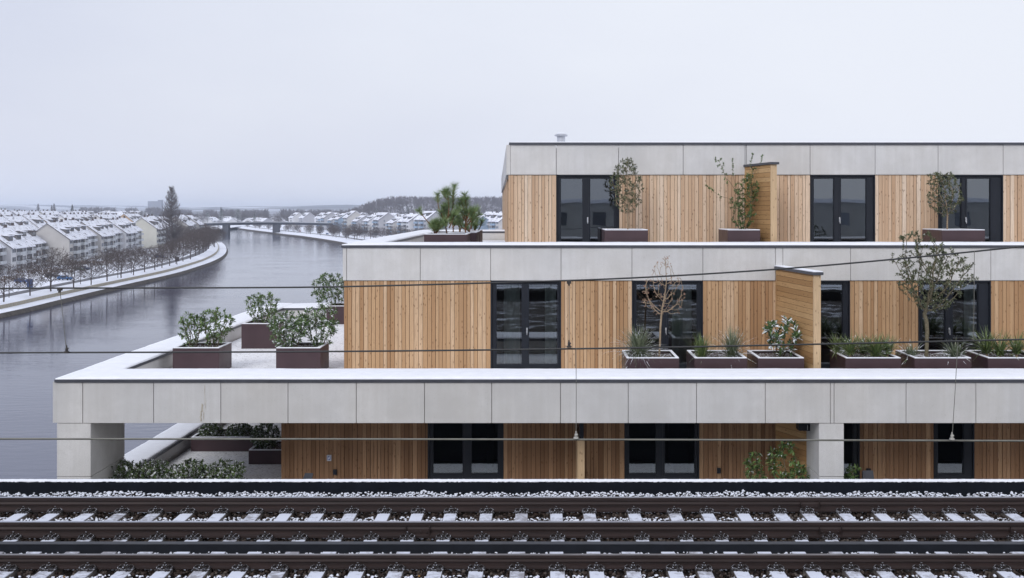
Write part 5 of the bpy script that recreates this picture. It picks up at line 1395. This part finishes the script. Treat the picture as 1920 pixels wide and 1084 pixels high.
tr = [(7,565.4,1.0),(56,554,.95),(95,545.7,1.28),(138,538.5,1.0),(171,533.7,.95),(201,526.5,1.12),(227,520.5,1.05),(250,515.5,1.0),(271,509.7,1.0),(290.5,505.6,.98),(304,502,1.0),(318,498,1.0),(318,499,1.0),(330,494.5,1.1),(343,490,1.15),(357,486,1.3),(366.5,480,1.35),(373.5,477.5,1.35),(381,474,1.4),(386,471,1.4),(391,467,1.4)]
words = 'first second third fourth fifth sixth seventh eighth ninth tenth eleventh twelfth thirteenth fourteenth fifteenth sixteenth seventeenth eighteenth nineteenth twentieth'.split()
tr.pop(12)
used = set()
for i, (px, py, s) in enumerate(tr):
    D = GD(py, 2.6); b = i % 4; o = bpz[b] if b not in used else copy_tree(bpz[b]); used.add(b)
    o.location = (PX(px, D), D, 2.5); o.rotation_euler = (0,0,i*1.7); o.scale = (s*(1.0 if i < 12 else .9), s, s); tag(o, f'bare tree, {words[i]} from the left in the row along the left river wall', 'tree', gT)
# trees further round the bend, two loose ranks
rt_ = random.Random(77); gB2 = 'bare trees massed at the bend of the left bank'
for i in range(20):
    D = rt_.uniform(590, 960); C = min(LCs, key=lambda q: abs(q.y-D)); of = rt_.choice((9, 9, 20, 26)); x = C.x-of*1.05+rt_.uniform(-1,1)
    o = copy_tree(bpz[i % 4]); o.location = (x, D, 2.4); o.rotation_euler = (0,0,i*2.1); s = rt_.uniform(1.1,1.35)*(1.05 if D < 800 else .95); o.scale = (s,s,s); tag(o, 'bare brown tree in the mass at the bend of the left bank', 'tree', gB2)
# second line close to the houses
gC = 'bushes and small trees in front of the left houses'
for i in range(15):
    D = 285+i*17+rt_.uniform(-4,4); C = min(LCs, key=lambda q: abs(q.y-D)); x = C.x-rt_.uniform(26,44)
    o = copy_tree(bpz[i % 4]); s = rt_.uniform(.45,.8); o.location = (x, D, 2.4); o.scale = (s,s,s*.9); o.rotation_euler = (0,0,i*1.3); tag(o, 'small bare tree between the cars and the left river front houses', 'tree', gC)
# brown hedges by the houses
mb = MB(); rq = random.Random(9)
for i in range(5200):
    D = rq.uniform(270, 430); C = -125-(D-300)*.12; x = C-rq.choice((30,31,33,37,38))+rq.uniform(-1.2,1.2); z = 2.6+rq.uniform(0,1.5)
    if math.sin(D*.11)+math.sin(D*.043+1) < -.1: continue
    p = Vector((x,D,z)); a, b, c = (Vector((rq.gauss(0,1),rq.gauss(0,1),rq.gauss(0,1))).normalized()*rq.uniform(.2,.5) for _ in range(3)); mb.add([tuple(p+a),tuple(p+b),tuple(p+c)],[(0,1,2)],rq.random())
k = M('brown hedge'); hh_ = mb.build('garden_hedges', k.set(k.ramp(k.attr(), [(0,(.05,.04,.035)),(.5,(.16,.085,.05)),(.8,(.10,.09,.06)),(.9,(.7,.72,.76))]), .95)); hh_['kind'] = 'stuff'; tag(hh_, 'brown and snowy garden hedges before the left houses', 'hedge')
# the tall poplar: upswept shoots all along the trunk
def poplar_proto(H, Wc, seed, label):
    r = random.Random(seed); t = thing('poplar', (0,0,0), label, 'tree'); bb = MB(); tw = MB()
    bb.tube([(0,0,0),(.1,0,H*.3),(-.1,.1,H*.6),(0,0,H*.97)], [H*.014,H*.010,H*.006,.05], 6)
    for i in range(420):
        f = r.uniform(.04,.97); z0 = H*f; prof = Wc*min(1,(f/.30))**.6*max(.0,(1-f))**.72*1.75*r.uniform(.65,1.12)+.2; a = r.uniform(0,6.28); L = H*r.uniform(.10,.17)*(1.1-f*.85); P = []
        for j in range(6):
            s_ = j/5; rad = prof*(1-(1-s_)**2.0); P.append(Vector((rad*math.cos(a+s_*.2), rad*math.sin(a+s_*.2), z0+L*(s_**1.25)*1.1)))
        bb.tube(P, [.11*(1-f*.5)*(1-s_/5.5)+.02 for s_ in range(6)], 3)
        for q in range(16):
            k_ = r.uniform(1,5); i0 = int(min(4,k_)); b = P[i0]+(P[i0+1]-P[i0])*(k_-i0); d = Vector((r.gauss(0,.33)+.2*math.cos(a), r.gauss(0,.33)+.2*math.sin(a), 1)).normalized(); l = r.uniform(.8,2.3)*(1.1-.6*f); sd_ = d.cross(Vector((r.gauss(0,1),r.gauss(0,1),.1))).normalized()*.045
            tw.add([tuple(b-sd_),tuple(b+sd_),tuple(b+d*l)],[(0,1,2)])
    bb.build('trunk_and_limbs', MT['bark_far2'], t); tw.build('twigs', MT['bark_far2'], t); return t
pp = poplar_proto(32.5, 4.6, 300, 'very tall slender bare poplar rising above the left row of houses')
D = 520; pp.location = (PX(322, D), D, 2.4)
for px, D, s, lab in ((71.5,1500,.36,'small poplar, leftmost of three on the left horizon'), (97,1500,.3,'shorter one of the pair of poplars on the left horizon'), (101.5,1500,.37,'taller one of the pair of poplars on the left horizon')):
    o = copy_tree(pp); o.location = (PX(px, D), D, 13.5+7); o.scale = (s*1.1,s*1.1,s); tag(o, lab, 'tree'); del_g = o.get('group')
# conifers
MT['conifer'] = mat_leaf('dark conifer', (.018,.03,.022), (.03,.045,.033), (.06,.075,.06), .1)
def conifer_proto(H, Wc, seed, round_=False):
    r = random.Random(seed); t = thing('conifer', (0,0,0), '', 'tree'); mb = MB()
    for i in range(1400):
        f = r.random()**.7; z = H*(.08+.92*f) ; R_ = Wc*((1-f)**.8 if not round_ else math.sin(math.pi*min(.99,f*.9+.1))**.6)*(.8+.3*math.sin(f*40)**2); a = r.uniform(0,6.28); q = R_*r.uniform(.5,1)
        p = Vector((q*math.cos(a), q*math.sin(a), z)); d = Vector((math.cos(a),math.sin(a),-.3)).normalized(); s = Vector((-d.y,d.x,0))*H*.02; mb.add([tuple(p-s-d*H*.03),tuple(p+s-d*H*.03),tuple(p+d*H*.04)],[(0,1,2)],r.random())
    mb.build('crown', MT['conifer'], t); m2 = MB(); m2.cyl((0,0), H*.02, 0, H*.5, 6, H*.01); m2.build('trunk', MT['bark_far'], t); return t
cf = [conifer_proto(16, 4.2, 400), conifer_proto(13, 4.5, 401, True)]
cl = [(135.5,1100,1.25,0,'dark pointed conifer above the left roofs'), (370,1500,.9,0,'dark conifer right of the tall poplar'), (389,1500,1.1,1,'round dark tree left of the pointed conifer beyond the bridge'), (414.5,1480,1.35,0,'tallest dark pointed conifer beyond the bridge'), (446,1480,1.45,1,'broad dark tree above the left half of the bridge'),
      (570,1350,1.2,1,'dark round tree behind the right bank houses'), (612,1350,1.1,1,'round dark evergreen above the right bank roofs'), (265,1350,.8,1,'dark evergreen left of the tall poplar'), (272,1350,.7,0,'small pointed evergreen left of the tall poplar'), (285,1350,.7,1,'low evergreen close left of the tall poplar'), (477,1500,.9,0,'pointed tree above the middle of the bridge'), (706,1250,1.2,0,'pointed dark tree in front of the wooded hill'), (765,1250,1.3,0,'pointed conifer in front of the wooded hill')]
uu = set()
for px, D, s, b, lab in cl:
    o = cf[b] if b not in uu else copy_tree(cf[b]); uu.add(b); o.location = (PX(px, D), D, (2.6 if px > 300 else 9)+ (3 if D > 1200 else 0)); o.scale = (s,s,s); o.rotation_euler = (0,0,px); tag(o, lab, 'tree')
# bare trees on the right bank and beyond the bridge
gR = 'bare trees along the right bank'; j = 0
for i in range(34):
    D = 742+i*17+rt_.uniform(-4,4); k_i = min(range(len(RCs)), key=lambda q: abs(RCs[q].y-D)); p = offs(RCs, 10 if i % 3 else 25, -1)[k_i]
    o = copy_tree(bpz[i % 4]); s = rt_.uniform(.7,1.0); o.location = (p.x, p.y, 2.4); o.scale = (s*.8,s*.8,s); o.rotation_euler = (0,0,i); tag(o, f'bare tree in the row along the right river bank, {ordinal(i)} from the near end', 'tree', gR)
gN = 'bare trees before the right bank houses'
for i in range(17):
    px = 618+i*11+rt_.uniform(-4,4); D = (770-i*3 if px > 660 else 900-(px-618)*3)+rt_.uniform(-15,15); o = copy_tree(bpz[(i*3+1) % 4]); s = rt_.uniform(.8,1.35); o.location = (PX(px, D), D, 2.4); o.scale = (s*1.1,s*1.1,s); o.rotation_euler = (0,0,i*.9)
    tag(o, f'bare tree in front of the right bank houses, {ordinal(i)} from the bridge side', 'tree', gN)
gF = 'bare trees in the town beyond the bridge'
for i in range(70):
    px = rt_.uniform(350, 640); D = rt_.uniform(1250, 1800)
    if 404 < px < 470 and D < 1500: D = 1700
    if 395 < px < 520 and D < 1500: continue
    x = PX(px, D)
    if x < -309-(D-1000)*.35+60 and D < 1600 and px > 395: continue
    o = copy_tree(bpz[i % 4]); s = rt_.uniform(1.2,2.0); o.location = (x, D, 2.4); o.scale = (s,s,s); o.rotation_euler = (0,0,i); tag(o, f'bare tree in the town beyond the bridge, {"left" if px < 450 else "middle" if px < 540 else "right"} part', 'tree', gF)
for i in range(26):
    px = 160+110*rt_.random(); D = rt_.uniform(1250, 1500); o = copy_tree(bpz[i % 4]); s = rt_.uniform(1.2,1.7); o.location = (PX(px, D), D, 7); o.scale = (s,s,s); tag(o, 'bare tree behind the left roofs on the horizon', 'tree', 'bare trees behind the left roofs')
tag(copy_tree(bpz[0]), 'big round bare tree standing above the right bank roofs', 'tree').location = (PX(632,1300),1300,8)
S.objects[-1] if False else None
# the wooded hill, and the tree line closing the valley
def brush_wood(pts, hmin, hmax, r5, k_=20):
    V = []; tn = []
    for x, y, z in pts:
        h = r5.uniform(hmin, hmax); w = h*r5.uniform(.26,.38); tt = r5.random()
        for _ in range(k_):
            a = r5.uniform(0,6.28); f = r5.uniform(.05,1); q = w*math.sin(math.pi*min(.95,f))**.7*r5.uniform(.2,1); X_, Y_, Z_ = x+q*math.cos(a), y+q*math.sin(a), z+h*f; L = h*.2; s = h*.022
            V += [(X_-s,Y_,Z_-L*.5),(X_+s,Y_,Z_-L*.5),(X_+math.cos(a)*.8,Y_+math.sin(a)*.8,Z_+L*.6)]; tn.append(tt)
        V += [(x-.3,y,z),(x+.3,y,z),(x,y,z+h*.9)]; tn.append(tt)
    return np.array(V), np.arange(len(V)).reshape(-1,3), np.array(tn)
r6 = np.random.default_rng(31); pts = []
for i in range(2600):
    px = r6.uniform(150, 665); y = r6.uniform(1960, 2300)
    if math.sin(px*.045)+.6*math.sin(px*.13+1) < -.75: continue
    pts.append((PX(px, y), y, 8.0+(4 if px < 300 else 0)))
LINE = brush_wood(pts, 9, 17, r6, 16)
nw = 8200; r5 = np.random.default_rng(12); X = r5.uniform(-340,420,nw); Y = r5.uniform(1330,1660,nw); V = []; tn = []
Vw = []; Fw = []
tri = 0
for x, y in zip(X, Y):
    if r5.random() > sstep(-325,-270,x): continue
    z = hillz(x, y)-.5; h = r5.uniform(8,12.5); w = r5.uniform(2.2,3.6); tt = r5.random()
    for _ in range(20):
        a = r5.uniform(0,6.28); f = r5.uniform(.06,1); q = w*math.sin(math.pi*min(.95,f))**.7*r5.uniform(.2,1); px_, py_, pz_ = x+q*math.cos(a), y+q*math.sin(a), z+h*f
        dx = math.cos(a)*.8; L = h*.22; s = .22
        Vw += [(px_-s,py_,pz_-L*.5),(px_+s,py_,pz_-L*.5),(px_+dx,py_+math.sin(a)*.8,pz_+L*.6)]; tn.append(tt)
    Vw += [(x-.25,y,z),(x+.25,y,z),(x,y,z+h*.9)]; tn.append(tt)
Fw = np.arange(len(Vw)).reshape(-1,3)
k = M('winter wood'); MT['wood_far'] = k.set(k.ramp(k.attr(), [(0,(.07,.06,.062)),(.6,(.11,.095,.10)),(.93,(.14,.13,.14)),(1,(.42,.42,.46))]), .95, 0, .05)
wd_ = npmesh('bare_woodland', np.array(Vw), Fw, np.array(tn), MT['wood_far']); wd_['kind'] = 'stuff'; tag(wd_, 'grey violet bare woodland covering the hill on the right horizon', 'woodland')
lw_ = npmesh('distant_woodland', *LINE, MT['wood_far']); lw_['kind'] = 'stuff'; tag(lw_, 'hazy dark tree line closing the valley beyond the bridge', 'woodland')
walker((PX(342,GD(449,2.64)), GD(449,2.64), 2.64), .3, (.02,.02,.025), 'person in dark winter clothes walking on the left bank path')
# ------------------------------------------------------------------ winter haze
mb = MB(); mb.box(-9500, 9500, -400, 9800, -4, 84)
k = bpy.data.materials.new('haze'); k.use_nodes = True; t = k.node_tree; t.nodes.clear()
o_ = t.nodes.new('ShaderNodeOutputMaterial'); v_ = t.nodes.new('ShaderNodeVolumePrincipled')
v_.inputs['Color'].default_value = (.78,.86,1.0,1); v_.inputs['Density'].default_value = 0.00013; v_.inputs['Anisotropy'].default_value = 0.0
t.links.new(v_.outputs[0], o_.inputs['Volume'])
hz = mb.build('haze', k); hz['kind'] = 'stuff'
